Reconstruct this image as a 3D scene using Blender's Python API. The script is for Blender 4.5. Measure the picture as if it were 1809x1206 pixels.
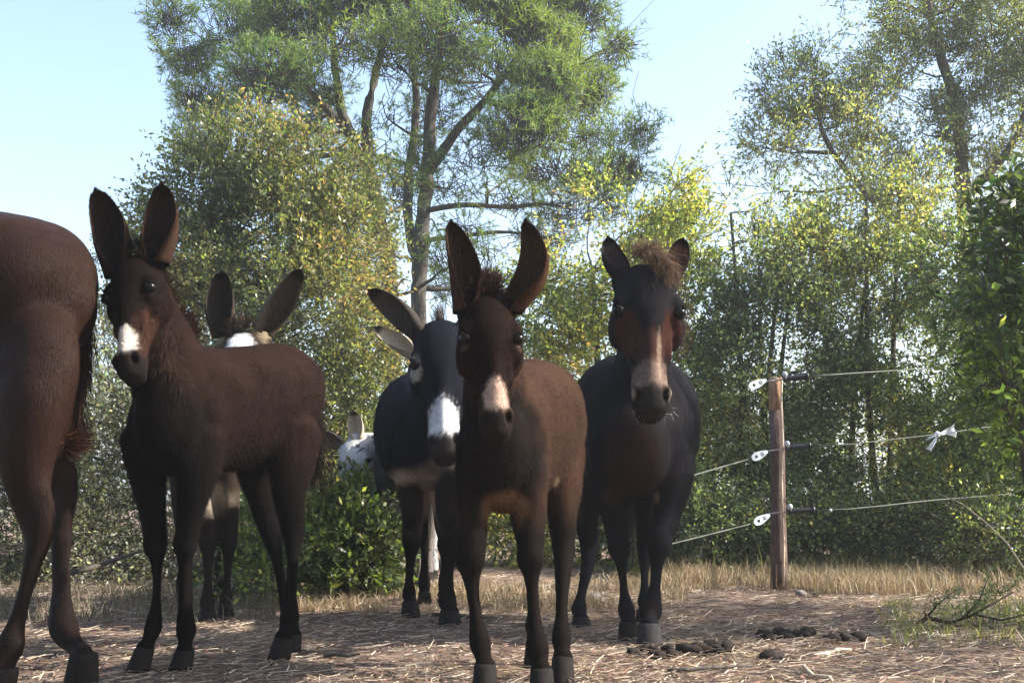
import bpy, bmesh, math, random
import numpy as np
from mathutils import Vector
R = math.radians
sc = bpy.context.scene
col = sc.collection
for o in list(bpy.data.objects):
    bpy.data.objects.remove(o)

# ------------------------------------------------------------------ camera, sky, sun, exposure
CAM_H = 0.55
PITCH = math.atan(277 / 2200)
cam_d = bpy.data.cameras.new('camera')
cam = bpy.data.objects.new('camera', cam_d); col.objects.link(cam)
cam.location = (0, 0, CAM_H)
cam.rotation_euler = (R(90) + PITCH, 0, 0)
cam_d.sensor_width = 36
cam_d.lens = 2200 / 1809 * 36
cam_d.clip_end = 3000
cam_d.dof.use_dof = False
sc.camera = cam

SUN_AZ = R(91)      # measured from +Y (view direction) towards +X (right)
SUN_EL = R(37)
world = bpy.data.worlds.new('World'); sc.world = world
world.use_nodes = True
wn = world.node_tree
bg = wn.nodes['Background']
sky = wn.nodes.new('ShaderNodeTexSky')
sky.sky_type = 'NISHITA'; sky.sun_disc = False
sky.sun_elevation = SUN_EL; sky.sun_rotation = SUN_AZ
sky.air_density = 1.0; sky.dust_density = 1.8; sky.ozone_density = 1.4
wn.links.new(sky.outputs[0], bg.inputs[0])
bg.inputs[1].default_value = 0.15
sun_d = bpy.data.lights.new('sun', 'SUN')
sun_d.energy = 5.0; sun_d.angle = R(0.53); sun_d.color = (1.0, 0.93, 0.82)
sun = bpy.data.objects.new('sun', sun_d); col.objects.link(sun)
sdir = Vector((math.sin(SUN_AZ) * math.cos(SUN_EL), math.cos(SUN_AZ) * math.cos(SUN_EL), math.sin(SUN_EL)))
sun.rotation_euler = (-sdir).to_track_quat('-Z', 'Y').to_euler()
sc.view_settings.view_transform = 'Standard'
sc.view_settings.look = 'None'
sc.view_settings.exposure = 1.42
sc.view_settings.gamma = 1
sc.view_settings.use_curve_mapping = False

# ------------------------------------------------------------------ helpers
def P(px, py, D):
    """A place in the world: the point at distance D metres (along Y) seen at survey mark (px, py)."""
    u = (px - 904.5) / 2200; v = (603 - py) / 2200
    Y = math.cos(PITCH) - v * math.sin(PITCH)
    Z = math.sin(PITCH) + v * math.cos(PITCH)
    s = D / Y
    return Vector((u * s, D, CAM_H + Z * s))

def tag(o, label=None, cat=None, group=None, kind=None):
    if label: o['label'] = label
    if cat: o['category'] = cat
    if group: o['group'] = group
    if kind: o['kind'] = kind
    return o

def empty(name, loc, label=None, cat=None, group=None):
    o = bpy.data.objects.new(name, None); col.objects.link(o)
    o.location = loc; o.empty_display_size = 0.1
    return tag(o, label, cat, group)

def link(name, me, mat=None, parent=None):
    o = bpy.data.objects.new(name, me); col.objects.link(o)
    if mat is not None: me.materials.append(mat)
    if parent is not None:
        o.parent = parent
        o.location = -Vector(parent.location)      # geometry is authored in world metres
    return o

def raw_mesh(name, V, F, C=None, smooth=False):
    """V (n,3); F (m,k) array of tris or quads; C (n,3) colours."""
    me = bpy.data.meshes.new(name)
    V = np.asarray(V, dtype=np.float32); F = np.asarray(F, dtype=np.int32)
    m, k = F.shape
    me.vertices.add(len(V)); me.vertices.foreach_set('co', V.ravel())
    me.loops.add(m * k); me.loops.foreach_set('vertex_index', F.ravel())
    me.polygons.add(m)
    me.polygons.foreach_set('loop_start', np.arange(0, m * k, k, dtype=np.int32))
    me.polygons.foreach_set('loop_total', np.full(m, k, dtype=np.int32))
    me.update(calc_edges=True)
    if smooth: me.polygons.foreach_set('use_smooth', np.ones(m, dtype=bool))
    if C is not None:
        a = me.color_attributes.new('col', 'FLOAT_COLOR', 'POINT')
        cc = np.ones((len(V), 4), dtype=np.float32); cc[:, :3] = C
        a.data.foreach_set('color', cc.ravel())
    return me

class Geo:
    """collects rings/tubes into one vertex/face list (quads, tris as degenerate fans kept apart)"""
    def __init__(s): s.v = []; s.f = []; s.c = []
    def add(s, V, F, c=None):
        b = len(s.v); s.v.extend([tuple(x) for x in V]); s.f.extend([tuple(i + b for i in f) for f in F])
        s.c.extend([c if c is not None else (1, 1, 1)] * len(V))
    def mesh(s, name, smooth=True):
        me = bpy.data.meshes.new(name); me.from_pydata(s.v, [], s.f); me.update()
        if smooth: me.polygons.foreach_set('use_smooth', np.ones(len(me.polygons), dtype=bool))
        a = me.color_attributes.new('col', 'FLOAT_COLOR', 'POINT')
        cc = np.ones((len(s.v), 4), dtype=np.float32); cc[:, :3] = np.array(s.c)
        a.data.foreach_set('color', cc.ravel())
        return me
    def tube(s, pts, rads, n=6, c=None):
        pts = [Vector(p) for p in pts]
        V = []; F = []
        ref = Vector((0.13, 0.27, 0.95))
        for i, p in enumerate(pts):
            t = (pts[min(i + 1, len(pts) - 1)] - pts[max(i - 1, 0)])
            if t.length < 1e-9: t = Vector((0, 0, 1))
            t.normalize()
            rf = ref if abs(t.dot(ref)) < 0.95 else Vector((1, 0, 0))
            a = t.cross(rf).normalized(); b = t.cross(a)
            for k in range(n):
                q = 2 * math.pi * k / n
                V.append(p + (a * math.cos(q) + b * math.sin(q)) * rads[i])
        for i in range(len(pts) - 1):
            for k in range(n):
                F.append((i * n + k, i * n + (k + 1) % n, (i + 1) * n + (k + 1) % n, (i + 1) * n + k))
        F.append(tuple(range(n - 1, -1, -1))); F.append(tuple((len(pts) - 1) * n + k for k in range(n)))
        s.add(V, F, c)
    def ring_loft(s, rings, c=None):
        """rings: list of lists of Vectors with the same count, closed by caps"""
        n = len(rings[0]); V = [p for r in rings for p in r]; F = []
        for i in range(len(rings) - 1):
            for k in range(n):
                F.append((i * n + k, i * n + (k + 1) % n, (i + 1) * n + (k + 1) % n, (i + 1) * n + k))
        F.append(tuple(range(n - 1, -1, -1))); F.append(tuple((len(rings) - 1) * n + k for k in range(n)))
        s.add(V, F, c)
    def blob(s, c0, ax, ay, az, nu=12, nv=8, c=None):
        c0 = Vector(c0); rings = []
        for j in range(1, nv):
            th = math.pi * j / nv
            rings.append([c0 + az * math.cos(th) + (ax * math.cos(2 * math.pi * k / nu) + ay * math.sin(2 * math.pi * k / nu)) * math.sin(th) for k in range(nu)])
        n = nu; V = [p for r in rings for p in r]; F = []
        for i in range(len(rings) - 1):
            for k in range(n):
                F.append((i * n + k, (i + 1) * n + k, (i + 1) * n + (k + 1) % n, i * n + (k + 1) % n))
        V.append(c0 + az); V.append(c0 - az); a = len(V) - 2; b = len(V) - 1
        L = (len(rings) - 1) * n
        for k in range(n):
            F.append((a, k, (k + 1) % n)); F.append((b, L + (k + 1) % n, L + k))
        s.add(V, F, c)

def catmull(nodes, sub=3):
    """nodes: list of equal-length float tuples, smooth interpolation"""
    A = np.array(nodes, dtype=float); n = len(A); out = []
    for i in range(n - 1):
        p0 = A[max(i - 1, 0)]; p1 = A[i]; p2 = A[i + 1]; p3 = A[min(i + 2, n - 1)]
        for k in range(sub):
            t = k / sub
            out.append(0.5 * ((2 * p1) + (-p0 + p2) * t + (2 * p0 - 5 * p1 + 4 * p2 - p3) * t * t + (-p0 + 3 * p1 - 3 * p2 + p3) * t ** 3))
    out.append(A[-1]); return np.array(out)

# ------------------------------------------------------------------ materials
def mat(name):
    m = bpy.data.materials.new(name); m.use_nodes = True
    nt = m.node_tree
    return m, nt, nt.nodes['Principled BSDF']

def attr_col(nt):
    a = nt.nodes.new('ShaderNodeAttribute'); a.attribute_name = 'col'; return a

def noise(nt, scale, detail=4, rough=0.6, dist=0.0, coord='Object'):
    tc = nt.nodes.new('ShaderNodeTexCoord'); nz = nt.nodes.new('ShaderNodeTexNoise')
    nz.inputs['Scale'].default_value = scale; nz.inputs['Detail'].default_value = detail
    nz.inputs['Roughness'].default_value = rough; nz.inputs['Distortion'].default_value = dist
    nt.links.new(tc.outputs[coord], nz.inputs['Vector']); return nz

def ramp(nt, src, stops):
    r = nt.nodes.new('ShaderNodeValToRGB'); e = r.color_ramp.elements
    e[0].position = stops[0][0]; e[0].color = (*stops[0][1], 1)
    e[1].position = stops[-1][0]; e[1].color = (*stops[-1][1], 1)
    for p, c in stops[1:-1]:
        x = e.new(p); x.color = (*c, 1)
    nt.links.new(src, r.inputs[0]); return r

def mul(nt, a, b, fac=1.0):
    m = nt.nodes.new('ShaderNodeMix'); m.data_type = 'RGBA'; m.blend_type = 'MULTIPLY'
    m.inputs[0].default_value = fac
    nt.links.new(a, m.inputs[6]); nt.links.new(b, m.inputs[7]); return m.outputs[2]

def bump(nt, bs, src, strength, dist):
    b = nt.nodes.new('ShaderNodeBump'); b.inputs['Strength'].default_value = strength; b.inputs['Distance'].default_value = dist
    nt.links.new(src, b.inputs['Height']); nt.links.new(b.outputs[0], bs.inputs['Normal'])

def coat_mat(name, rough, spec, bumpd=0.002):
    m, nt, bs = mat(name)
    a = attr_col(nt)
    tc = nt.nodes.new('ShaderNodeTexCoord'); mp = nt.nodes.new('ShaderNodeMapping'); mp.inputs['Scale'].default_value = (1, 1, 0.22)
    nz = nt.nodes.new('ShaderNodeTexNoise'); nz.inputs['Scale'].default_value = 190; nz.inputs['Detail'].default_value = 4; nz.inputs['Roughness'].default_value = 0.7
    nt.links.new(tc.outputs['Object'], mp.inputs[0]); nt.links.new(mp.outputs[0], nz.inputs['Vector'])
    r = ramp(nt, nz.outputs[0], [(0.3, (0.45, 0.45, 0.45)), (0.7, (1.45, 1.4, 1.3))])
    nt.links.new(mul(nt, a.outputs['Color'], r.outputs[0]), bs.inputs['Base Color'])
    bs.inputs['Roughness'].default_value = rough
    bs.inputs['Specular IOR Level'].default_value = spec
    bump(nt, bs, nz.outputs[0], 0.8, bumpd)
    return m
M = {}
M['coat'] = coat_mat('short_coat', 0.75, 0.02)
M['gloss_coat'] = coat_mat('glossy_coat', 0.5, 0.06, 0.006)
nt = M['gloss_coat'].node_tree; nz = noise(nt, 9, 6, 0.75, 1.0)
r_ = ramp(nt, nz.outputs[0], [(0.42, (.62, .62, .62)), (0.66, (.36, .36, .36))]); nt.links.new(r_.outputs[0], nt.nodes['Principled BSDF'].inputs['Roughness'])
m, nt, bs = mat('fur'); M['fur'] = m
a = attr_col(nt); nt.links.new(a.outputs['Color'], bs.inputs['Base Color'])
bs.inputs['Roughness'].default_value = 0.6; bs.inputs['Specular IOR Level'].default_value = 0.06
tr = nt.nodes.new('ShaderNodeBsdfTranslucent'); nt.links.new(a.outputs['Color'], tr.inputs[0])
mx = nt.nodes.new('ShaderNodeMixShader'); mx.inputs[0].default_value = 0.45
nt.links.new(bs.outputs[0], mx.inputs[1]); nt.links.new(tr.outputs[0], mx.inputs[2]); nt.links.new(mx.outputs[0], nt.nodes['Material Output'].inputs[0])

def simple(name, c, rough=0.6, spec=0.3, nscale=30, var=0.35, bd=0.002, metal=0):
    m, nt, bs = mat(name)
    nz = noise(nt, nscale, 5, 0.65)
    lo = tuple(x * (1 - var) for x in c); hi = tuple(min(1, x * (1 + var)) for x in c)
    r = ramp(nt, nz.outputs[0], [(0.3, lo), (0.7, hi)])
    nt.links.new(r.outputs[0], bs.inputs['Base Color'])
    bs.inputs['Roughness'].default_value = rough; bs.inputs['Specular IOR Level'].default_value = spec; bs.inputs['Metallic'].default_value = metal
    bump(nt, bs, nz.outputs[0], 0.5, bd)
    return m
M['eye'] = simple('eye', (0.004, 0.003, 0.002), 0.2, 0.2, 5, 0.1, 0)
M['hoof'] = simple('hoof', (0.014, 0.0115, 0.0105), 0.8, 0.1, 60)
M['pale_hoof'] = simple('pale_hoof', (0.028, 0.026, 0.027), 0.8, 0.1, 60)
M['black_plastic'] = simple('black_plastic', (0.012, 0.012, 0.014), 0.35, 0.5, 20)
M['white_plastic'] = simple('white_plastic', (0.42, 0.46, 0.5), 0.4, 0.5, 40, 0.15)
M['metal'] = simple('galvanised_wire', (0.3, 0.29, 0.28), 0.4, 0.5, 60, 0.3, 0.0005, 0.7)
M['cord'] = simple('pale_cord', (0.55, 0.45, 0.33), 0.8, 0.2, 90)
M['wire'] = simple('fence_wire', (0.11, 0.115, 0.095), 0.6, 0.3, 90)
M['dung'] = simple('dung', (0.022, 0.015, 0.012), 0.85, 0.2, 70, 0.5, 0.006)
M['stone'] = simple('stone', (0.22, 0.19, 0.18), 0.85, 0.2, 30, 0.3, 0.004)
M['twig'] = simple('dark_twig', (0.03, 0.02, 0.016), 0.8, 0.2, 50)
m = simple('ribbon', (0.8, 0.84, 0.88), 0.4, 0.4, 10, 0.05); M['ribbon'] = m

def bark_mat(name, lo, hi, scale=9):
    m, nt, bs = mat(name)
    tc = nt.nodes.new('ShaderNodeTexCoord'); mp = nt.nodes.new('ShaderNodeMapping'); mp.inputs['Scale'].default_value = (1, 1, 0.25)
    nz = nt.nodes.new('ShaderNodeTexNoise'); nz.inputs['Scale'].default_value = scale * 3; nz.inputs['Detail'].default_value = 6; nz.inputs['Roughness'].default_value = 0.7
    nt.links.new(tc.outputs['Object'], mp.inputs[0]); nt.links.new(mp.outputs[0], nz.inputs['Vector'])
    r = ramp(nt, nz.outputs[0], [(0.35, lo), (0.65, hi)])
    nt.links.new(r.outputs[0], bs.inputs['Base Color']); bs.inputs['Roughness'].default_value = 0.9
    bump(nt, bs, nz.outputs[0], 0.9, 0.02); return m
M['pine_bark'] = bark_mat('pine_bark', (0.03, 0.027, 0.022), (0.10, 0.088, 0.072))
M['bark'] = bark_mat('grey_bark', (0.035, 0.03, 0.025), (0.13, 0.11, 0.09))
M['post'] = bark_mat('post_wood', (0.055, 0.032, 0.026), (0.15, 0.092, 0.075), 14)
M['bare_post'] = bark_mat('bare_post_wood', (0.22, 0.11, 0.06), (0.42, 0.24, 0.14), 14)

def leaf_mat(name, rough=0.36, trans=0.45, tint=(1.35, 1.4, 0.62)):
    m, nt, bs = mat(name)
    a = attr_col(nt)
    nt.links.new(a.outputs['Color'], bs.inputs['Base Color'])
    bs.inputs['Roughness'].default_value = rough; bs.inputs['Specular IOR Level'].default_value = 0.45
    tr = nt.nodes.new('ShaderNodeBsdfTranslucent')
    rgb = nt.nodes.new('ShaderNodeRGB'); rgb.outputs[0].default_value = (*tint, 1)
    nt.links.new(mul(nt, a.outputs['Color'], rgb.outputs[0]), tr.inputs[0])
    mx = nt.nodes.new('ShaderNodeMixShader'); mx.inputs[0].default_value = trans
    nt.links.new(bs.outputs[0], mx.inputs[1]); nt.links.new(tr.outputs[0], mx.inputs[2])
    nt.links.new(mx.outputs[0], nt.nodes['Material Output'].inputs[0]); return m
M['leaf'] = leaf_mat('leaf', trans=.52)
M['needle'] = leaf_mat('needle', 0.5, 0.45)
M['straw'] = leaf_mat('straw', 0.7, 0.3, (1.1, 1.0, 0.8))

# ------------------------------------------------------------------ ground
rng = np.random.default_rng(11)
def hnoise(x, y):
    return (0.5 * np.sin(x * 1.7 + 1.3 * np.sin(y * 0.9)) + 0.35 * np.sin(y * 2.9 + 1.1 * np.sin(x * 2.3)) + 0.2 * np.sin(x * 6.1 + y * 4.7) + 0.15 * np.sin(y * 11 - x * 8.3))
def ground_z(x, y):
    near = np.clip((np.abs(y - 30) - 27) , 0, 1)
    return 0.012 * hnoise(x, y) + 0.02 * np.clip(y - 7, 0, 6) * 0.5
gx = np.concatenate([[-1500, -300, -60, -20], np.linspace(-8, 8, 161), [20, 60, 300, 1500]])
gy = np.concatenate([[-600, -100, -20], np.linspace(-4, 20, 241), [30, 60, 300, 2500]])
X, Y = np.meshgrid(gx, gy); Z = ground_z(X, Y)
nx = len(gx); ny = len(gy)
idx = np.arange(nx * ny).reshape(ny, nx)
F = np.stack([idx[:-1, :-1], idx[:-1, 1:], idx[1:, 1:], idx[1:, :-1]], -1).reshape(-1, 4)
me = raw_mesh('ground', np.stack([X, Y, Z], -1).reshape(-1, 3), F, smooth=True)
m, nt, bs = mat('soil')
n1 = noise(nt, 1.1, 6, 0.65); n2 = noise(nt, 38, 6, 0.75, 0.6)
r1 = ramp(nt, n1.outputs[0], [(0.35, (0.19, 0.13, 0.105)), (0.55, (0.27, 0.20, 0.16)), (0.7, (0.38, 0.305, 0.225))])
r2 = ramp(nt, n2.outputs[0], [(0.3, (0.35, 0.33, 0.33)), (0.5, (0.9, 0.9, 0.9)), (0.72, (1.8, 1.7, 1.55))])
nt.links.new(mul(nt, r1.outputs[0], r2.outputs[0]), bs.inputs['Base Color']); bs.inputs['Roughness'].default_value = 0.95
bs.inputs['Specular IOR Level'].default_value = 0.1
bump(nt, bs, n2.outputs[0], 1.0, 0.02)
tag(link('ground', me, m), 'dry reddish earth track strewn with straw and broken twigs', kind='structure')

# ------------------------------------------------------------------ plants
def unit(a): return a / np.maximum(np.linalg.norm(a, axis=-1, keepdims=True), 1e-9)

def leaves_mesh(name, base, dirv, length, width, C, fold=0.25, r=None):
    """diamond leaves: base (n,3), direction (n,3), length/width (n,), colours (n,3)"""
    r = r or rng; n = len(base)
    d = unit(dirv); side = unit(np.cross(d, unit(r.normal(size=(n, 3)))))
    up = np.cross(side, d)
    L = length[:, None]; W = width[:, None]
    mid = base + d * L * 0.45 + up * W * fold
    V = np.stack([base, mid + side * W * .5 - up * W * fold * 1.6, base + d * L - up * L * 0.08, mid - side * W * .5 - up * W * fold * 1.6], 1).reshape(-1, 3)
    i = np.arange(n)[:, None] * 4
    F = np.concatenate([i + np.array([[0, 1, 2]]), i + np.array([[0, 2, 3]])], 0)
    return raw_mesh(name, V, F, np.repeat(C, 4, 0))

def pick_cols(palette, w, n, pos, seed=0, jit=0.3, clump=1.3):
    r = np.random.default_rng(seed)
    ph = r.uniform(0, 6, 3)
    f = 0.5 + 0.25 * np.sin(pos[:, 0] * clump * 2 + ph[0] + 1.3 * np.sin(pos[:, 2] * clump * 1.7)) + 0.25 * np.sin(pos[:, 2] * clump * 2.6 + ph[1] + pos[:, 1])
    f = np.clip(f + r.normal(0, 0.28, n), 0, 0.999)
    cw = np.cumsum(w) / np.sum(w)
    k = np.searchsorted(cw, f)
    return np.array(palette)[k] * np.exp(r.normal(0, jit, (n, 1))) * np.exp(r.normal(0, 0.08, (n, 3)))

def twigs_in(clumps, n, seed, shell=0.55, tw=(0.15, 0.35), up=0.25):
    """twig starts and directions spread through ellipsoid clumps: (cx,cy,cz, rx,ry,rz, weight)"""
    r = np.random.default_rng(seed)
    A = np.array(clumps, dtype=float)
    w = A[:, 6] * (A[:, 3] * A[:, 4] * A[:, 5]) ** 0.62; w = w / w.sum()
    k = r.choice(len(A), n, p=w)
    d = unit(r.normal(size=(n, 3)))
    rad = r.uniform(0, 1, n) ** (1 / 3) * (1 - shell) + shell * r.uniform(0.55, 1.04, n)
    c = A[k, :3] + d * rad[:, None] * A[k, 3:6]
    dirs = unit(d + r.normal(0, 0.55, (n, 3)) + np.array([0, 0, up]))
    ln = r.uniform(tw[0], tw[1], n)
    return c, dirs, ln, k

def broad_foliage(clumps, n_twigs, per, leaf, palette, weights, seed, tw=(0.15, 0.35), up=0.25, shell=0.5, jit=0.3, wr=0.5, spread=0.9):
    r = np.random.default_rng(seed)
    c, d, ln, k = twigs_in(clumps, n_twigs, seed, shell, tw, up)
    hole = np.sin(c[:, 0] * 5.3 + seed + 1.7 * np.sin(c[:, 2] * 3.1)) + np.sin(c[:, 2] * 6.1 + 1.9 * np.sin(c[:, 0] * 3.7 + seed)) + .7 * np.sin(c[:, 1] * 5.1 + c[:, 0] * 2)
    kp = hole > -1.0 + r.normal(0, .25, len(c)); c, d, ln = c[kp], d[kp], ln[kp]; n_twigs = len(c)
    t = np.tile(np.linspace(0.1, 1.0, per), n_twigs)
    i = np.repeat(np.arange(n_twigs), per)
    base = c[i] + d[i] * (ln[i] * t)[:, None] + r.normal(0, 0.006, (len(i), 3))
    dv = unit(d[i] * 0.7 + unit(r.normal(size=(len(i), 3))) * spread)
    L = r.uniform(0.6, 1.25, len(i)) * leaf
    C = pick_cols(palette, weights, len(i), base, seed, jit)
    me = leaves_mesh('foliage', base, dv, L, L * wr * r.uniform(.8, 1.2, len(i)), C, r=r)
    # twig sticks
    e = c + d * ln[:, None]; s = unit(np.cross(d, np.array([0.3, 1, 0.1]))) * 0.0035
    V = np.stack([c + s, c - s, e], 1).reshape(-1, 3)
    tm = raw_mesh('twigs', V, np.arange(len(V)).reshape(-1, 3))
    return me, tm, c

def ell(px, py, rx, ry, D, rd, w=1.0):
    p = P(px, py, D); s = D / 2200
    return (p.x, p.y, p.z, rx * s, rd, ry * s, w)

def limbs(trunks, targets, seed, r0=0.05, sag=0.15, n=6):
    """trunks: list of (list of points, list of radii). A limb from the nearest lower trunk point to each target, with side shoots."""
    r = random.Random(seed); G = Geo(); tp = []
    for pts, rad in trunks:
        cr = catmull([(*p, q) for p, q in zip(pts, rad)], 4)
        jit = [Vector(x[:3]) + Vector((r.gauss(0, .3), r.gauss(0, .3), 0)) * x[3] * 0.4 for x in cr]
        G.tube(jit, [x[3] * (1 + r.uniform(-.08, .08)) for x in cr], 9)
        tp += [(Vector(x[:3]), x[3]) for x in cr]
    for T in targets:
        T = Vector(T)
        best = min(tp, key=lambda q: (q[0] - T).length + max(0, q[0].z - T.z + 0.25 * (Vector((q[0].x, q[0].y)) - Vector((T.x, T.y))).length) * 1.5)
        a, ra = best; L = (T - a).length
        if L < 0.15: continue
        rr = min(ra * 0.55, r0 * (0.35 + L * 0.25))
        pts = []; m = 7
        off = Vector((r.gauss(0, .06), r.gauss(0, .06), r.gauss(0, .05))) * L
        for k in range(m + 1):
            t = k / m
            p = a.lerp(T, t) + off * math.sin(math.pi * t) + Vector((0, 0, -sag * L * math.sin(math.pi * t) * 0.5))
            p += Vector((r.gauss(0, 1), r.gauss(0, 1), r.gauss(0, 1))) * 0.018 * L * (1 if 0 < k < m else 0)
            pts.append(p)
        G.tube(pts, [max(0.004, rr * (1 - 0.8 * k / m)) for k in range(m + 1)], n)
        for s in range(3 + int(L * 2)):
            k = r.randint(2, m); b = pts[k]
            dv = ((T - a).normalized() + Vector((r.gauss(0, .8), r.gauss(0, .8), r.gauss(0.15, .6)))).normalized() * r.uniform(0.25, 0.6) * min(1.4, L)
            mid = b + dv * 0.5 + Vector((r.gauss(0, .04), r.gauss(0, .04), r.gauss(0, .04)))
            G.tube([b, mid, b + dv], [max(0.004, rr * 0.3), max(.003, rr * 0.18), 0.0025], 4)
    return G

def plant(name, label, cat, loc, trunks, targets, fol, barkm='bark', group=None, leafm='leaf', seed=1, sag=0.15, r0=0.05):
    root = empty(name, loc, label, cat, group)
    G = limbs(trunks, targets, seed, r0, sag)
    link('trunk', G.mesh('trunk'), M[barkm], root)
    me, tm = fol
    o = link('crown', me, M[leafm], root); tag(o, kind='stuff')
    if tm is not None:
        o2 = link('twigs', tm, M[barkm], root); tag(o2, kind='stuff')
    return root

# --- the pine
DP = 14.0
pine_cl = []
pr = random.Random(5)
spec = [ # px, py, rx, ry, weight
 (330,90,55,45,1),(300,30,45,40,.7),(400,60,80,55,1.1),(360,170,60,45,.8),(350,250,50,40,.6),(430,230,70,45,.9),(470,130,80,50,1),(520,40,90,60,1.1),(440,-20,80,50,1),(560,150,70,50,.8),(540,215,60,35,.8),
 (600,60,70,60,.7),(640,20,80,60,.9),(690,90,70,60,.5),(650,-50,120,60,1),(720,10,90,60,.9),(790,70,90,70,.9),(860,20,100,60,1.2),(940,80,90,70,1.2),(1010,30,80,70,1.2),(1060,90,50,50,.9),(1100,75,35,25,.35),
 (880,140,90,60,1),(960,160,80,60,1.2),(1040,170,60,55,1),(1000,230,80,45,1),(920,230,80,50,.8),(1080,240,60,35,.6),(1135,225,35,30,.35),(850,280,80,35,.55),(980,300,90,35,.7),(1060,310,70,40,.6),(1110,290,45,40,.5),
 (760,200,60,60,.5),(740,290,50,45,.45),(800,330,60,25,.3),(890,350,70,25,.35),(1010,370,80,35,.5),(1080,370,50,40,.5),(960,420,60,25,.35),(800,-60,150,60,1.2),(1000,-60,120,60,1.2),(680,200,45,40,.25),(610,230,40,30,.2),(880,440,70,18,.25),(820,400,50,14,.2),(820,450,80,35,.5),(900,480,70,30,.5),(700,340,45,50,.5),(620,320,40,50,.4),(790,260,60,50,.5),(650,400,40,50,.4),(790,500,50,30,.4)]
for (a, b, rx, ry, w) in spec:
    D = DP + pr.uniform(-1.3, 1.3)
    pine_cl.append(ell(a, b, rx, ry, D, max(rx, ry) * DP / 2200 * 1.0, w))
def pine_foliage(cl, n, seed):
    r = np.random.default_rng(seed)
    c, d, ln, k = twigs_in(cl, n, seed, 0.35, (0.1, 0.22), 0.5)
    hole = np.sin(c[:, 0] * 4.1 + 1.7 * np.sin(c[:, 2] * 3.3)) + np.sin(c[:, 2] * 5.1 + 1.9 * np.sin(c[:, 0] * 2.7 + 2)) + .8 * np.sin(c[:, 1] * 4.1 + c[:, 0] * 2)
    kp = hole > -0.55 + r.normal(0, .3, len(c)); c, d, ln = c[kp], d[kp], ln[kp]; n = len(c)
    e = c + d * ln[:, None]
    nn = 14
    i = np.repeat(np.arange(n), nn)
    dv = unit(d[i] * 0.55 + unit(r.normal(size=(len(i), 3))) + np.array([0, 0, .15]))
    base = c[i] + d[i] * (ln[i] * r.uniform(0.35, 1.0, len(i)))[:, None]
    L = r.uniform(0.05, 0.1, len(i)); C = pick_cols([(0.091, 0.149, 0.060), (0.149, 0.213, 0.073), (0.250, 0.314, 0.097)], [3, 3, 2], len(i), base, seed, 0.25)
    side = unit(np.cross(dv, unit(r.normal(size=dv.shape)))) * 0.0048
    V = np.stack([base - side, base + side, base + dv * L[:, None]], 1).reshape(-1, 3)
    me = raw_mesh('needles', V, np.arange(len(V)).reshape(-1, 3), np.repeat(C, 3, 0))
    s = unit(np.cross(d, np.array([0.3, 1, 0.1]))) * 0.005; b = c - d * 0.25
    V = np.stack([b + s, b - s, e], 1).reshape(-1, 3)
    return me, raw_mesh('twigs', V, np.arange(len(V)).reshape(-1, 3))
base1 = P(745, 960, DP); base1.z = 0
tr1 = ([base1, P(738, 700, DP), P(738, 540, DP), P(745, 430, DP), P(752, 330, DP), P(760, 220, DP), P(772, 110, DP), P(790, -10, DP), P(800, -150, DP)], [.12, .11, .095, .088, .08, .07, .058, .045, .025])
tr1b = ([P(740, 470, DP), P(722, 400, DP + .1), P(722, 320, DP + .2), P(735, 200, DP + .3), P(728, 80, DP + .4), P(720, -40, DP + .4)], [.07, .06, .055, .045, .035, .02])
tr1c = ([P(760, 300, DP), P(800, 240, DP - .3), P(855, 180, DP - .5), P(900, 120, DP - .6), P(950, 40, DP - .7)], [.06, .055, .045, .03, .015])
base2 = P(712, 960, DP + .8); base2.z = 0
tr2 = ([base2, P(700, 700, DP + .8), P(688, 480, DP + .8), P(665, 370, DP + .8), P(650, 290, DP + .7), P(648, 200, DP + .6), P(672, 100, DP + .6), P(680, 10, DP + .6)], [.13, .115, .1, .095, .085, .06, .045, .02])
tr2b = ([P(655, 310, DP + .8), P(622, 250, DP + .6), P(600, 180, DP + .5), P(590, 90, DP + .5), P(585, -40, DP + .5)], [.07, .065, .055, .04, .02])
tr2c = ([P(612, 235, DP + .6), P(570, 185, DP + .2), P(530, 150, DP), P(470, 110, DP - .2), P(400, 70, DP - .3)], [.05, .045, .035, .025, .012])
tr_low = ([P(752, 372, DP), P(820, 362, DP - .3), P(900, 366, DP - .5), P(960, 360, DP - .6), P(1020, 372, DP - .7)], [.035, .03, .025, .018, .008])
tr_low2 = ([P(748, 425, DP), P(830, 415, DP - .3), P(900, 410, DP - .4), P(1000, 425, DP - .5)], [.03, .025, .018, .008])
plant('pine_tree', 'tall green pine with two slender trunks rising behind the herd', 'tree', (base1.x, base1.y, 0),
      [tr1, tr1b, tr1c, tr_low, tr_low2, tr2, tr2b, tr2c], [c[:3] for c in pine_cl], pine_foliage(pine_cl, 20500, 3), 'pine_bark', leafm='needle', seed=4, sag=0.1, r0=0.05)

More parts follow.
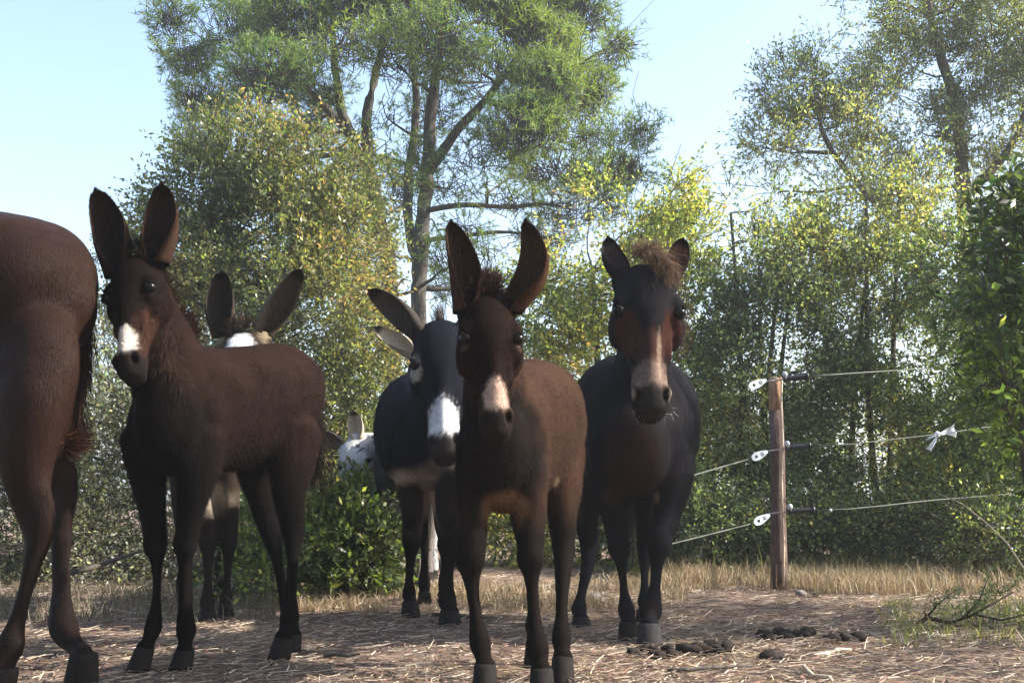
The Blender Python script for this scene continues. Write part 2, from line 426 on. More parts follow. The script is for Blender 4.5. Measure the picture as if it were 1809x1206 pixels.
# --- generic shrubs and trees from clumps
OL = [(0.085, 0.110, 0.050), (0.135, 0.160, 0.070), (0.200, 0.215, 0.090), (0.33, 0.29, 0.12), (0.34, 0.23, 0.11)]
GR = [(0.090, 0.132, 0.053), (0.150, 0.204, 0.076), (0.248, 0.311, 0.109), (0.461, 0.483, 0.152)]
DK = [(0.073, 0.103, 0.055), (0.128, 0.168, 0.081), (0.208, 0.256, 0.114), (0.354, 0.354, 0.151)]
def shrub(name, label, cat, cl, ntw, per, leaf, pal, w, seed, trunk_px=None, D=9, group=None, tw=(.15, .35), wr=.5, stems=3, jit=.3, up=.25, shell=.35, barkm='bark', rad=.04, nlimb=40):
    me, tm, tc = broad_foliage(cl, ntw, per, leaf, pal, w, seed, tw, up, shell, jit, wr)
    b = trunk_px if trunk_px else (sum(c[0] for c in cl) / len(cl), cl[0][1])
    rr = random.Random(seed); trunks = []
    top = max(c[2] for c in cl); xs = [c[0] for c in cl]
    for s in range(stems):
        tx = rr.choice(cl); bx = b[0] + rr.uniform(-.25, .25) * (1 if stems > 1 else 0)
        by = b[1] + rr.uniform(-.15, .15)
        p0 = Vector((bx, by, -.02)); p2 = Vector((tx[0] * .6 + bx * .4, tx[1] * .6 + by * .4, max(.4, tx[2])))
        p1 = p0.lerp(p2, .5) + Vector((rr.uniform(-.1, .1), 0, 0))
        trunks.append(([p0, p1, p2], [rad, rad * .75, rad * .35]))
    tg = [tuple(tc[rr.randrange(len(tc))]) for _ in range(nlimb)] + [c[:3] for c in cl]
    return plant(name, label, cat, (b[0], b[1], 0), trunks, tg, (me, tm), barkm, group, seed=seed, r0=rad * .6)

# big yellowing oak at left
oak = [ell(*a) for a in [(440,290,110,80,10,.8),(540,330,100,90,10,.8),(350,350,90,80,10.2,.8),(480,420,140,110,9.8,1.0),(610,430,80,100,10,.8),(320,450,90,90,10.2,.8),(400,560,130,110,9.9,1.0),(560,560,120,120,9.6,1.0),(640,640,60,120,9.6,.6),(300,560,60,90,10.2,.6),(560,720,110,110,9.6,.8),(600,860,110,110,9.5,.8),(430,760,120,140,10,.8),(480,900,140,110,10,.7),(270,400,40,50,10.2,.4,.5),(640,320,40,50,10,.4,.6)]]
shrub('oak_tree', 'rounded oak with yellowing leaves behind the left foal, in front of the pine', 'tree', oak, 11500, 12, .04, OL, [2.6, 3.6, 3, 1.2, .3], 21, (P(480, 900, 10).x, 10), stems=4, rad=.06, nlimb=60)
# dark scrub at far left
scr = [ell(*a) for a in [(190,640,70,130,8.6,.6),(120,760,100,120,8.2,.6),(260,780,90,130,8.4,.6),(60,900,110,120,8,.5),(200,950,110,90,8,.5),(330,930,80,110,8.2,.5),(190,500,40,60,8.8,.3,.5),(330,700,60,120,8.6,.5),(-80,800,100,160,8,.6),(-200,760,120,200,8,.6),(0,960,120,50,8.8,.4),(150,985,120,40,8.8,.4),(300,985,120,40,8.6,.4),(430,985,100,40,8.8,.4),(0,820,60,90,9,.4),(280,900,80,80,8.8,.4)]]
shrub('scrub_bush', 'grey green scrub with bare twigs between the left donkey and the foal', 'bush', scr, 6800, 10, .032, [(0.068, 0.080, 0.055),(0.112, 0.124, 0.086),(0.178, 0.191, 0.134),(0.446, 0.446, 0.383)], [3, 3, 2, .6], 22, (P(160, 900, 8.2).x, 8.2), stems=6, rad=.025, nlimb=60)
# round bright green bush between foal and black donkey
gb = [ell(*a) for a in [(632,890,38,36,7.6,.2,.5),(610,930,60,60,7.6,.35),(570,950,55,60,7.5,.3),(650,970,55,70,7.3,.3),(600,1000,60,50,7.2,.3)]]
shrub('green_bush', 'low bright green bush on the grass right of the left foal', 'bush', gb, 1250, 10, .048, [(0.05, 0.075, 0.035), (0.08, 0.11, 0.045), (0.12, 0.155, 0.055), (0.2, 0.22, 0.07)], [2, 3, 3, 2], 23, (P(615, 1010, 7.3).x, 7.3), stems=5, rad=.012, tw=(.1, .22), nlimb=20)
fs = [ell(a, b, 170, 70, 14, 1.0) for a, b in [(-1100,820),(-800,820),(-1000,700),(-600,730),(-500,830),(-250,820),(-20,820),(200,830),(420,820),(640,830),(860,820),(1080,820),(1300,820),(1520,820),(1740,820),(2000,810),(-150,740),(100,750),(850,760),(1300,760)]]
shrub('far_scrub', 'far low scrub closing the view beneath the trees', 'bush', fs, 3600, 9, .075, DK, [3, 3, 2, 1], 35, (P(700, 900, 14).x, 14.5), stems=10, rad=.03, tw=(.2,.5), nlimb=40, shell=.2)
yb = [ell(*a) for a in [(470,930,35,70,6.6,.2),(440,990,40,50,6.6,.2),(480,1020,30,30,6.5,.2),(400,1000,35,50,6.7,.2)]]
shrub('broom_plant', 'thin leafy plant with yellow green shoots behind the legs of the left foal', 'plant', yb, 260, 9, .04, [(0.105, 0.156, 0.054),(0.250, 0.314, 0.097),(0.432, 0.432, 0.126)], [3, 2, 2], 24, (P(450, 1050, 6.6).x, 6.6), stems=6, rad=.006, tw=(.12, .25), nlimb=14, shell=.2)
# behind the centre: yellow green oak
mo = [ell(*a) for a in [(1180,360,45,50,10.5,.4),(1120,400,70,60,10.5,.6),(1230,420,50,60,10.5,.5),(1010,480,80,60,10.5,.6),(1100,520,100,90,10.4,.7),(1220,540,70,90,10.4,.6),(960,560,70,80,10.5,.6),(1040,650,110,90,10.4,.7),(1190,680,90,90,10.2,.6),(940,700,80,90,10.5,.6),(1010,830,120,100,10.2,.7),(1160,840,100,100,10.0,.6),(860,820,80,130,10.5,.6),(1250,800,70,100,10,.6),(1060,350,30,30,10.6,.3,.5),(1200,320,15,25,10.5,.15,.6),(1070,940,180,80,9.6,.5),(900,930,90,90,9.8,.5)]]
shrub('oak_tree', 'young oak with yellow green leaves directly behind the mule', 'tree', mo, 8000, 12, .042, [(0.102, 0.149, 0.058),(0.189, 0.247, 0.083),(0.349, 0.387, 0.119),(0.550, 0.522, 0.159),(0.550, 0.384, 0.154)], [1.6, 2.4, 3, 2.4, .5], 25, (P(1100, 900, 10.3).x, 10.3), stems=4, rad=.05, nlimb=50)
# right hand thicket
h1 = [ell(*a) for a in [(1320,470,55,70,9.8,.5,.6),(1360,560,80,90,9.8,.5),(1300,650,60,90,9.8,.5,.8),(1420,470,60,80,9.9,.5),(1340,760,80,100,9.6,.5),(1400,880,110,90,9.4,.5),(1300,900,80,90,9.4,.5),(1430,660,70,110,9.7,.5),(1290,380,18,70,9.9,.15,.35),(1370,380,20,55,9.9,.15,.35),(1330,420,30,40,9.9,.2,.4),(1230,930,60,70,9,.4)]]
shrub('thicket_shrub', 'tall dark olive shrub behind the fence post with sky showing through its top', 'bush', h1, 4400, 12, .038, DK, [3, 3, 2, .7], 26, (P(1360, 900, 9.6).x, 9.6), stems=6, rad=.03, nlimb=60)
h2 = [ell(*a) for a in [(1500,420,70,60,10,.5),(1560,500,80,80,10,.5),(1500,590,80,90,9.9,.5),(1600,620,80,90,9.9,.5),(1510,740,90,90,9.7,.5),(1620,760,80,90,9.7,.5),(1560,880,130,90,9.5,.5),(1480,380,40,40,10,.3,.6),(1590,390,50,60,10,.3,.7),(1620,330,45,50,10.3,.3,.5),(1530,350,40,45,10.3,.3,.5),(1665,390,50,50,10.2,.3,.6),(1440,400,25,50,10,.2,.4)]]
shrub('thicket_shrub', 'leafy shrub between the fence post and the white ribbon, brownish in its middle', 'bush', h2, 4600, 12, .038, [(0.112, 0.149, 0.069),(0.194, 0.230, 0.098),(0.328, 0.340, 0.136),(0.511, 0.440, 0.189)], [2.5, 3, 2.5, 1.4], 27, (P(1550, 900, 9.7).x, 9.7), stems=6, rad=.03, nlimb=60)
h3 = [ell(*a) for a in [(1690,470,70,70,9.2,.5),(1740,600,80,90,9,.5),(1690,720,80,90,9,.5),(1780,760,80,100,8.6,.5),(1700,870,110,90,8.8,.5),(1820,880,90,110,8.4,.5),(1800,480,80,100,9,.5),(1900,700,120,180,8.6,.6),(1900,450,100,120,9,.6)]]
shrub('thicket_shrub', 'dense green shrub at the right end of the thicket, under the pale trunk', 'bush', h3, 4600, 12, .038, GR, [3, 3, 2, .8], 28, (P(1740, 900, 9).x, 9), stems=6, rad=.03, nlimb=50)
low = [ell(*a) for a in [(1250,930,60,45,8.6,.35),(1340,950,60,45,8.7,.3),(1440,940,80,50,8.8,.3),(1540,930,80,50,8.8,.3),(1650,930,80,55,8.6,.3),(1750,950,80,50,8.2,.3),(1150,960,60,45,8.8,.3)]]
shrub('bramble', 'low tangle of brambles at the foot of the thicket behind the post', 'bush', low, 3600, 10, .03, DK, [3, 3, 2, 1.2], 29, (P(1450, 980, 8.7).x, 8.7), stems=8, rad=.01, tw=(.12, .3), nlimb=50, shell=.2)
# tall tree at right, with pale trunk
rt = [ell(*a) for a in [(1400,160,60,60,12.5,.5),(1460,120,50,50,12.5,.4),(1370,250,60,50,12.5,.5,.7),(1460,240,80,60,12.6,.6),(1540,190,70,60,12.8,.6),(1530,290,70,45,12.8,.5,.7),(1540,40,50,50,12.8,.5,.6),(1600,110,70,60,13,.6),(1640,20,80,60,13,.7),(1700,120,80,70,13,.7),(1620,230,70,60,13,.6,.8),(1740,220,80,70,13,.7),(1780,50,90,80,13,.7),(1860,150,80,120,13,.8),(1780,320,60,40,13,.5,.6),(1600,330,60,40,13,.5,.5),(1480,340,50,25,12.6,.3,.35),(1340,330,25,25,12.5,.2,.2),(1700,-60,150,60,13,.9),(1900,0,150,100,13,.9),(1500,-40,40,50,13,.4,.5)]]
me, tm, tc = broad_foliage(rt, 9000, 11, .05, [(0.113, 0.142, 0.085),(0.178, 0.217, 0.112),(0.286, 0.314, 0.143),(0.435, 0.435, 0.187)], [2.5, 3, 2.5, 1], 31, (.15, .35), .3, .45, .3, .33)
DT = 13.0
bT = P(1712, 900, DT); bT.z = 0
T1 = ([bT, P(1712, 600, DT), P(1706, 400, DT), P(1698, 270, DT), P(1680, 160, DT), P(1650, 60, DT), P(1630, -60, DT)], [.12, .1, .085, .075, .06, .045, .02])
T2 = ([P(1710, 420, DT), P(1600, 400, DT - .3), P(1520, 330, DT - .5), P(1460, 250, DT - .6), P(1440, 180, DT - .6)], [.05, .045, .035, .025, .012])
T3 = ([P(1714, 340, DT), P(1770, 280, DT - .2), P(1800, 230, DT - .3), P(1815, 150, DT - .3)], [.05, .045, .03, .015])
rr = random.Random(9)
plant('tall_tree', 'tall small leaved tree with a dark leaning trunk above the right thicket', 'tree', (bT.x, bT.y, 0), [T1, T2, T3],
      [c[:3] for c in rt] + [tuple(tc[rr.randrange(len(tc))]) for _ in range(40)], (me, tm), 'bark', seed=33, r0=.035)
# near laurel at the right edge, larger leaves
nr = [ell(*a) for a in [(1790,400,50,60,5.2,.25),(1830,480,90,90,5.2,.3),(1780,560,55,60,5.1,.25),(1770,670,50,60,5.1,.25),(1840,640,80,100,5.2,.35),(1900,500,100,160,5.3,.4),(1740,620,40,40,5.1,.15,.5),(1760,500,40,50,5.1,.15,.6),(1880,800,90,80,5.3,.3),(1850,360,60,50,5.2,.3)]]
shrub('laurel_shrub', 'shrub with larger glossy leaves reaching in at the right edge', 'bush', nr, 850, 10, .062, [(0.061, 0.089, 0.036),(0.093, 0.139, 0.046),(0.169, 0.226, 0.067),(0.367, 0.483, 0.099)], [3, 3, 1.5, .6], 34, (P(1960, 1000, 5.4).x, 5.4), stems=4, rad=.02, tw=(.1, .2), wr=.36, nlimb=30)
# trees to the right of the frame whose shade falls across the track
def shade_tree(x, y, h, r, seed, label, n=2600, gap=1.0, leaf=.075, jz=1.2):
    rr = random.Random(seed); cl = []
    for _ in range(int(9 * gap)):
        a = rr.uniform(0, 6.28); q = rr.uniform(0, r)
        cl.append((x + math.cos(a) * q, y + math.sin(a) * q, h + rr.uniform(-jz, jz), rr.uniform(.7, 1.2), rr.uniform(.7, 1.2), rr.uniform(.5, .9), 1))
    return shrub('oak_tree', label, 'tree', cl, n, 10, leaf, GR, [3, 3, 2, 1], seed, (x, y), stems=1, rad=.12, nlimb=20)

SH = [(6.0, 4.4, 2.3, 1.1, 81, 'oak standing right of the track outside the frame'), (6.6, 5.7, 4.3, 1.0, 82, 'second oak right of the track outside the frame')]
for a in SH: shade_tree(*a, n=520, jz=.6)
for i, (x, y, h, r_) in enumerate([(-3.2, -1.2, 5.6, 1.9), (3.0, -1.6, 5.8, 1.9), (0, -3.2, 6.0, 2.2)]):  # unseen crowns added overhead to cut the sky light on the herd
    shade_tree(x, y, h, r_, 100 + i, ['tall oak arching over the track left of the viewer', 'tall oak arching over the track right of the viewer', 'tall oak close behind the viewer'][i], n=800, gap=1.7, leaf=.16)
for i, (x, y) in enumerate([(-7, -5), (-3.5, -7), (0, -6), (3.5, -6.5), (7, -4), (-8.5, -1)]):
    shade_tree(x, y, 3.6, 2.4, 90 + i, ['tree behind the viewer at far left', 'tree behind the viewer at left', 'tree right behind the viewer', 'tree behind the viewer at right', 'tree behind the viewer at far right', 'tree left of the viewer'][i], n=650, gap=1.6, leaf=.16)

# ------------------------------------------------------------------ animals
def smooth(x): x = np.clip(x, 0, 1); return x * x * (3 - 2 * x)

def ring(c, A, B, n=22, e=2.2):
    """closed super-ellipse ring round c with half axes A, B"""
    out = []
    for k in range(n):
        q = 2 * math.pi * k / n; cq = math.cos(q); sq = math.sin(q)
        x = math.copysign(abs(cq) ** (2 / e), cq); y = math.copysign(abs(sq) ** (2 / e), sq)
        out.append(Vector(c) + A * x + B * y)
    return out

def loft_world(G, nodes, lat, e=2.2, n=22, sub=3):
    """nodes: (x,y,z, ra across lat, rb along the other axis)"""
    A = catmull(nodes, sub); rings = []
    for i in range(len(A)):
        t = Vector(A[min(i + 1, len(A) - 1)][:3]) - Vector(A[max(i - 1, 0)][:3])
        t.normalize()
        l = (lat - t * lat.dot(t)).normalized(); b = t.cross(l).normalized()
        rings.append(ring(A[i][:3], l * max(A[i][3], .004), b * max(A[i][4], .004), n, e))
    # rounded ends
    def cap(r, sgn):
        c = sum(r, Vector()) / len(r)
        t = (Vector(A[1][:3]) - Vector(A[0][:3])).normalized() * -1 if sgn < 0 else (Vector(A[-1][:3]) - Vector(A[-2][:3])).normalized()
        rad = min((r[0] - c).length, (r[len(r) // 4] - c).length)
        return [[c + (p - c) * s + t * rad * h for p in r] for s, h in ((.88, .35), (.6, .62), (.25, .76))]
    a = cap(rings[0], -1)[::-1]; b = cap(rings[-1], 1)
    G.ring_loft(a + rings + b)

HEAD = [ # t, half width, half depth, offset along the face normal  (unit head length)
 (-.01, .11, .10, -.12), (.05, .155, .15, -.11), (.18, .195, .20, -.09), (.36, .222, .228, -.09), (.47, .195, .22, -.085),
 (.58, .150, .175, -.06), (.68, .120, .145, -.04), (.78, .108, .125, -.03), (.88, .118, .122, -.03), (.955, .108, .105, -.04), (1.0, .078, .072, -.05)]

def animal(name, label, S, torso, neck, head, legs, ears, base_col, masks, hmasks, voxel=.010, coat='coat', fur=None, lat=None,
           back=None, hoofs=None, headtab=HEAD, spots=None, nose=True, eyewhite=None, hw_scale=1.0, seed=1, smooth_it=5, extra=None, group='donkeys and mules walking along the track'):
    r = np.random.default_rng(seed); rr = random.Random(seed)
    def W(n): return (*P(n[0], n[1], n[2]), n[3], n[4] if len(n) > 4 else n[3])
    tn = [W(n) for n in torso]
    ax = (Vector(tn[0][:3]) - Vector(tn[-1][:3])); ax.z = 0; ax.normalize()     # forward
    lat = Vector((0, 0, 1)).cross(ax).normalized()
    fwd = ax
    G = Geo()
    loft_world(G, tn, lat, 2.25)
    loft_world(G, [W(n) for n in neck], lat, 2.1)
    for s_ in (-1, 1):      # breast muscles and shoulder points
        c0 = Vector(tn[1][:3]); G.blob(c0 + lat * s_ * tn[1][3] * .52 + fwd * .04 * S - Vector((0, 0, .03 * S)), lat * tn[1][3] * .5, fwd * .06 * S, Vector((0, 0, .12 * S)))
    # head
    poll = P(*head['poll']); muz = P(*head['muzzle'])
    L = (muz - poll).length; a = (muz - poll).normalized()
    n = Vector(head['n']).normalized(); n = (n - a * n.dot(a)).normalized(); w = a.cross(n).normalized()
    if w.x < 0: w = -w       # w points to the right of the picture side
    def H(t, x, y): return poll + a * (t * L) + w * (x * L) + n * (y * L)
    rings = []
    for (t, hw, hd, off) in catmull(headtab, 3):
        rg = []
        for k in range(24):
            q = 2 * math.pi * k / 24; cq, sq = math.cos(q), math.sin(q)
            e = 2.4
            x = math.copysign(abs(cq) ** (2 / e), cq); y = math.copysign(abs(sq) ** (2 / e), sq)
            kk = min(1, max(0, (t - .3) / .25)) * (1 - .6 * min(1, max(0, (t - .84) / .1)))
            k2 = hw * hw_scale * (1.0 - (0.12 + 0.42 * kk) * (y > 0) * abs(y)) * (1 - 0.18 * (y < 0) * abs(y))
            rg.append(H(t, x * k2, off + y * hd))
        rings.append(rg)
    G.ring_loft(rings)
    # brow ridges, cheeks, nostril wings, lower lip, ear roots
    hs = hw_scale
    for s in (-1, 1):
        G.blob(H(.325, s * .165 * hs, .048), w * .048 * L, a * .075 * L, n * .045 * L)
        G.blob(H(.09, s * .135 * hs, -.07), w * .07 * L, a * .09 * L, n * .09 * L)
        G.blob(H(.40, s * .165 * hs, -.09), w * .06 * L, a * .13 * L, n * .15 * L)
        G.blob(H(.895, s * .080 * hs, .03), w * .036 * L, a * .055 * L, n * .05 * L)
        G.blob(H(.56, s * .112 * hs, .01), w * .03 * L, a * .14 * L, n * .03 * L)
    G.blob(H(.985, 0, -.09), w * .08 * L, a * .045 * L, n * .06 * L)
    G.blob(H(.96, 0, -.015), w * .095 * L * hs, a * .06 * L, n * .07 * L)
    # legs
    hoofdata = []
    for li, lg in enumerate(legs):
        nd = [W(q) for q in lg]
        hk = len(nd) - 6; fk = len(nd) - 3     # knee or hock, fetlock
        if hk >= 2:       # bony joints, slender cannons
            fac = [.95 if q < hk else 1.0 for q in range(len(nd))]
            fac[hk] = .96; fac[hk + 1] = .72; fac[hk + 2] = .70; fac[fk] = .93; fac[fk + 1] = .85
            nd = [(*q[:3], q[3] * k, q[4] * k) for q, k in zip(nd, fac)]
            kp = Vector(nd[hk][:3]); kr = nd[hk][3]; fp = Vector(nd[fk][:3]); fr = nd[fk][3]; Zv = Vector((0, 0, 1))
            if li < 2 and 'large' not in label:
                G.blob(kp + fwd * .010 * S, lat * kr * 1.12, fwd * kr * 1.0, Zv * .05 * S)
                G.blob(kp - fwd * .028 * S - Zv * .01 * S, lat * kr * .5, fwd * kr * .5, Zv * .035 * S)
            else:
                G.blob(kp - fwd * kr * .95 + Zv * .03 * S, lat * kr * .5, fwd * kr * .55, Zv * .05 * S)
                up2 = Vector(nd[hk - 1][:3]) - fwd * nd[hk - 1][4] * .8
                G.tube([kp - fwd * kr * 1.0 + Zv * .04 * S, up2 + Zv * .02 * S], [kr * .3, kr * .35], 8)
            G.blob(fp - fwd * fr * .7, lat * fr * .72, fwd * fr * .62, Zv * .03 * S)
            cn = Vector(nd[hk + 1][:3]); G.tube([kp - fwd * kr * .75 - Zv * .03 * S, fp - fwd * fr * .6 + Zv * .02 * S], [kr * .26, kr * .26], 8)
        loft_world(G, nd, lat, 2.0, 16)
        cor = Vector(nd[-1][:3]); rad = nd[-1][3]
        prev = Vector(nd[-2][:3])
        hoofdata.append((cor, rad, (cor - prev).normalized()))
    if extra: extra(G, lat, fwd, H, L)
    me = G.mesh('body'); tmp = bpy.data.objects.new('body', me); col.objects.link(tmp)
    md = tmp.modifiers.new('r', 'REMESH'); md.mode = 'VOXEL'; md.voxel_size = voxel; md.use_smooth_shade = True
    md2 = tmp.modifiers.new('s', 'SMOOTH'); md2.factor = .55; md2.iterations = smooth_it
    dg = bpy.context.evaluated_depsgraph_get()
    bm = bpy.data.meshes.new_from_object(tmp.evaluated_get(dg))
    bpy.data.objects.remove(tmp)
    bm.name = name + '_body'
    nv = len(bm.vertices); V = np.empty(nv * 3, dtype=np.float32); bm.vertices.foreach_get('co', V); V = V.reshape(-1, 3).astype(float)
    N = np.empty(nv * 3, dtype=np.float32); bm.vertex_normals.foreach_get('vector', N); N = N.reshape(-1, 3).astype(float)
    def headc(Q):
        d = (Q - np.array(poll)) / L
        return np.stack([d @ np.array(a), d @ np.array(w), d @ np.array(n)], 1)
    hc = headc(V)
    near_head = (hc[:, 0] > -.3) & (hc[:, 0] < 1.15) & (np.abs(hc[:, 1]) < .35) & (np.abs(hc[:, 2]) < .4)
    def hfall(hc, c, rad): return smooth(1.25 - np.linalg.norm((hc - np.array(c)) / np.array(rad), axis=1)) 
    disp = np.zeros(nv)
    for s in (-1, 1):
        disp -= .05 * L * hfall(hc, (.915, s * .078 * hs, .07), (.045, .026, .07))     # nostrils
        disp -= .022 * L * hfall(hc, (.375, s * .222 * hs, .05), (.05, .05, .05))       # eye sockets
        disp -= .010 * L * hfall(hc, (.55, s * .13 * hs, -.03), (.2, .04, .05))
    disp -= .012 * L * hfall(hc, (1.0, 0, -.06), (.02, .1, .02))                       # mouth
    V = V + N * (disp * near_head)[:, None]
    # muscle relief and ruffled outline
    V += N * (0.003 * S * (np.sin(V[:, 0] * 19 + 2 * np.sin(V[:, 2] * 7)) * np.sin(V[:, 2] * 9 + V[:, 1] * 21)))[:, None] * (~near_head)[:, None]
    bm.vertices.foreach_set('co', V.astype(np.float32).ravel()); bm.update()
    # colours
    ph = r.uniform(0, 6, 6)
    def colour(Q):
        c = np.tile(np.array(base_col, dtype=float), (len(Q), 1))
        for (m_c, rad, cc, k) in masks:
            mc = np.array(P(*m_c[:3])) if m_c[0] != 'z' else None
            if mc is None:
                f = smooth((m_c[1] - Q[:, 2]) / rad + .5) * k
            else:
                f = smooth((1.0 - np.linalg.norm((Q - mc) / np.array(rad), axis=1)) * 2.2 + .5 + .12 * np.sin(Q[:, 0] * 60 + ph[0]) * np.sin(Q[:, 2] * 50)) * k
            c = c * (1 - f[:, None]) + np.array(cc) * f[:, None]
        h = headc(Q); sel = (h[:, 0] > -.3) & (h[:, 0] < 1.15) & (np.abs(h[:, 1]) < .35) & (np.abs(h[:, 2]) < .4)
        for (hcn, rad, cc, k) in hmasks:
            for s in ((-1, 1) if hcn[1] != 0 and len(hcn) == 3 else (1,)):
                f = smooth((1.0 - np.linalg.norm((h - np.array([hcn[0], hcn[1] * s, hcn[2]])) / np.array(rad), axis=1)) * 1.9 + .5 + .12 * np.sin(Q[:, 0] * 140 + ph[1]) * np.sin(Q[:, 2] * 120) + np.random.default_rng(len(Q)).normal(0, .16, len(Q))) * k * sel
                c = c * (1 - f[:, None]) + np.array(cc) * f[:, None]
        if nose:
            for s in (-1, 1):
                f = hfall(h, (.915, s * .078 * hs, .07), (.038, .022, .07)) * sel
                c = c * (1 - f[:, None]) + np.array((.004, .003, .003)) * f[:, None]
            f = hfall(h, (1.0, 0, -.06), (.012, .1, .03)) * sel * .8
            c = c * (1 - f[:, None]) + np.array((.006, .004, .004)) * f[:, None]
        if spots:
            f = (np.sin(Q[:, 0] * 95 + 3 * np.sin(Q[:, 2] * 41)) * np.sin(Q[:, 2] * 88 + 3 * np.sin(Q[:, 0] * 37)) + .45 * np.sin(Q[:, 0] * 23 + Q[:, 2] * 31 + Q[:, 1] * 17) > spots) * .8
            c = c * (1 - f[:, None]) + np.array((.03, .03, .035)) * f[:, None]
        return c
    C = colour(V)
    for nm in [x.name for x in bm.color_attributes]: bm.color_attributes.remove(bm.color_attributes[nm])
    at = bm.color_attributes.new('col', 'FLOAT_COLOR', 'POINT'); cc = np.ones((nv, 4), dtype=np.float32); cc[:, :3] = C; at.data.foreach_set('color', cc.ravel())
    bm.materials.clear()
    bm.polygons.foreach_set('use_smooth', np.ones(len(bm.polygons), dtype=bool))
    feet = [h[0] for h in hoofdata]
    o0 = Vector((sum(f.x for f in feet) / len(feet), sum(f.y for f in feet) / len(feet), 0))
    root = empty(name, o0, label, 'mule' if 'mule' in name else 'donkey', group)
    body = link('body', bm, M[coat], root)
    # hooves
    for li, (cor, rad, d) in enumerate(hoofdata):
        g = Geo(); z0 = 0.0
        f2 = Vector((d.x, d.y, 0))
        fo = (fwd * .5 + f2 * .5)
        h = max(cor.z, .03); tip = head.get('x')
        rings = []
        tilt = (hoofs or {}).get(li, {}).get('lift', 0)
        for (q, sc_) in ((-.15, .85), (0, .98), (.35, 1.04), (.8, 1.14), (1.0, 1.16)):
            c = cor + fo * (.035 * S * q) - Vector((0, 0, (h - tilt) * q))
            rings.append(ring(c, lat * rad * sc_, fwd * rad * sc_ * 1.12, 14, 2.0))
        g.ring_loft(rings)
        link('hoof', g.mesh('hoof'), M[(hoofs or {}).get(li, {}).get('mat', 'hoof')], root)
    # eyes
    for s in (-1, 1):
        g = Geo(); ec = H(.375, s * .176 * hs, .052); er = .040 * L
        g.blob(ec, w * er, a * er * .9, n * er, 16, 12)
        eo = link('eye', g.mesh('eye'), M['eye'], root)
        g = Geo()                       # upper lid
        pts = []
        for k in range(9):
            q = math.pi * k / 8
            pts.append(ec + n * er * (1.0 * math.cos(q)) - a * er * (.1 + .7 * math.sin(q)) + w * s * er * (.4 + .25 * math.sin(q)))
        g.tube(pts, [er * .3 * (.4 + .6 * math.sin(math.pi * k / 8)) for k in range(9)], 6, tuple(np.array(base_col) * .35))
        link('eyelid', g.mesh('eyelid'), M[coat], root)
    # ears
    earmeshes = []
    for (t0, s0, tip, wid, opening, ocol, icol, tcol, curl) in ears:
        b0 = H(t0, s0 * hs, -.04); tp = P(*tip); le = (tp - b0).length; axd = (tp - b0).normalized()
        op = Vector(opening); op = (op - axd * op.dot(axd)).normalized(); sd = axd.cross(op).normalized()
        nu, nvv = 18, 13; VV = []; CC = []; FF = []
        prof = lambda u: (0.78 + 0.22 * smooth(u / .36)) if u < .36 else max(0.0, 1 - ((u - .36) / .64) ** 2.3) ** .5
        for layer in (0, 1):
            for i in range(nu):
                u = i / (nu - 1); pw = float(prof(u)) * wid / 2
                pw = max(pw, .0015)
                Aang = R(165) * (1 - u) ** 1.2 * 1.0 + R(62) * (1 - (1 - u) ** 1.2)
                Aang = max(R(40), min(R(165), Aang))
                Rr = pw / (math.sin(Aang) if Aang < math.pi / 2 else 1)
                cen = b0 + axd * (le * u) + sd * (curl * le * math.sin(math.pi * u)) 
                th = (.0045 if layer == 0 else 0) * (1 - u * .5)
                for j in range(nvv):
                    v = -1 + 2 * j / (nvv - 1)
                    ang = v * Aang
                    rad_ = Rr + th * (1 if abs(v) < .98 else 0)
                    VV.append(cen + sd * (rad_ * math.sin(ang)) - op * (rad_ * math.cos(ang) - Rr * math.cos(min(Aang, math.pi / 2)) * .5))
                    cbase = np.array(ocol if layer == 0 else icol, dtype=float)
                    if layer == 1 and abs(v) > .8: cbase = np.array(ocol, dtype=float) * 1.1
                    kk = float(smooth((u - .8) / .1)); cbase = cbase * (1 - kk) + np.array(tcol) * kk
                    CC.append(cbase)
        q = nu * nvv
        for i in range(nu - 1):
            for j in range(nvv - 1):
                p = i * nvv + j
                FF.append((p, p + 1, p + nvv + 1, p + nvv)); FF.append((q + p, q + p + nvv, q + p + nvv + 1, q + p + 1))
            p = i * nvv; FF.append((p, p + nvv, q + p + nvv, q + p)); p = i * nvv + nvv - 1; FF.append((p, q + p, q + p + nvv, p + nvv))
        for j in range(nvv - 1):
            p = j; FF.append((p, q + p, q + p + 1, p + 1)); p = (nu - 1) * nvv + j; FF.append((p, p + 1, q + p + 1, q + p))
        VV = np.array([tuple(x) for x in VV])
        em = raw_mesh('ear', VV, FF, np.array(CC), smooth=True)
        link('ear', em, M[coat], root); earmeshes.append((VV, np.array(FF), np.array(CC), axd))
    # fur
    if fur:
        cnt, flen, fw = fur
        tri = np.empty(len(bm.loops), dtype=np.int32); bm.loops.foreach_get('vertex_index', tri)
        bm.calc_loop_triangles()
        T = np.empty(len(bm.loop_triangles) * 3, dtype=np.int32); bm.loop_triangles.foreach_get('vertices', T); T = T.reshape(-1, 3)
        A_, B_, C_ = V[T[:, 0]], V[T[:, 1]], V[T[:, 2]]
        cr = np.cross(B_ - A_, C_ - A_); ar = np.linalg.norm(cr, axis=1)
        hd = headc((A_ + B_ + C_) / 3); onh = (hd[:, 0] > -.1) & (hd[:, 0] < 1.1) & (np.abs(hd[:, 1]) < .3) & (np.abs(hd[:, 2]) < .35)
        fn = unit(cr); wgt = ar * np.where(onh, 1.5, 1.0) * np.where(fn[:, 1] > .5, .35, 1.0)
        f = r.choice(len(T), cnt, p=wgt / wgt.sum())
        u1 = np.sqrt(r.uniform(0, 1, cnt)); u2 = r.uniform(0, 1, cnt)
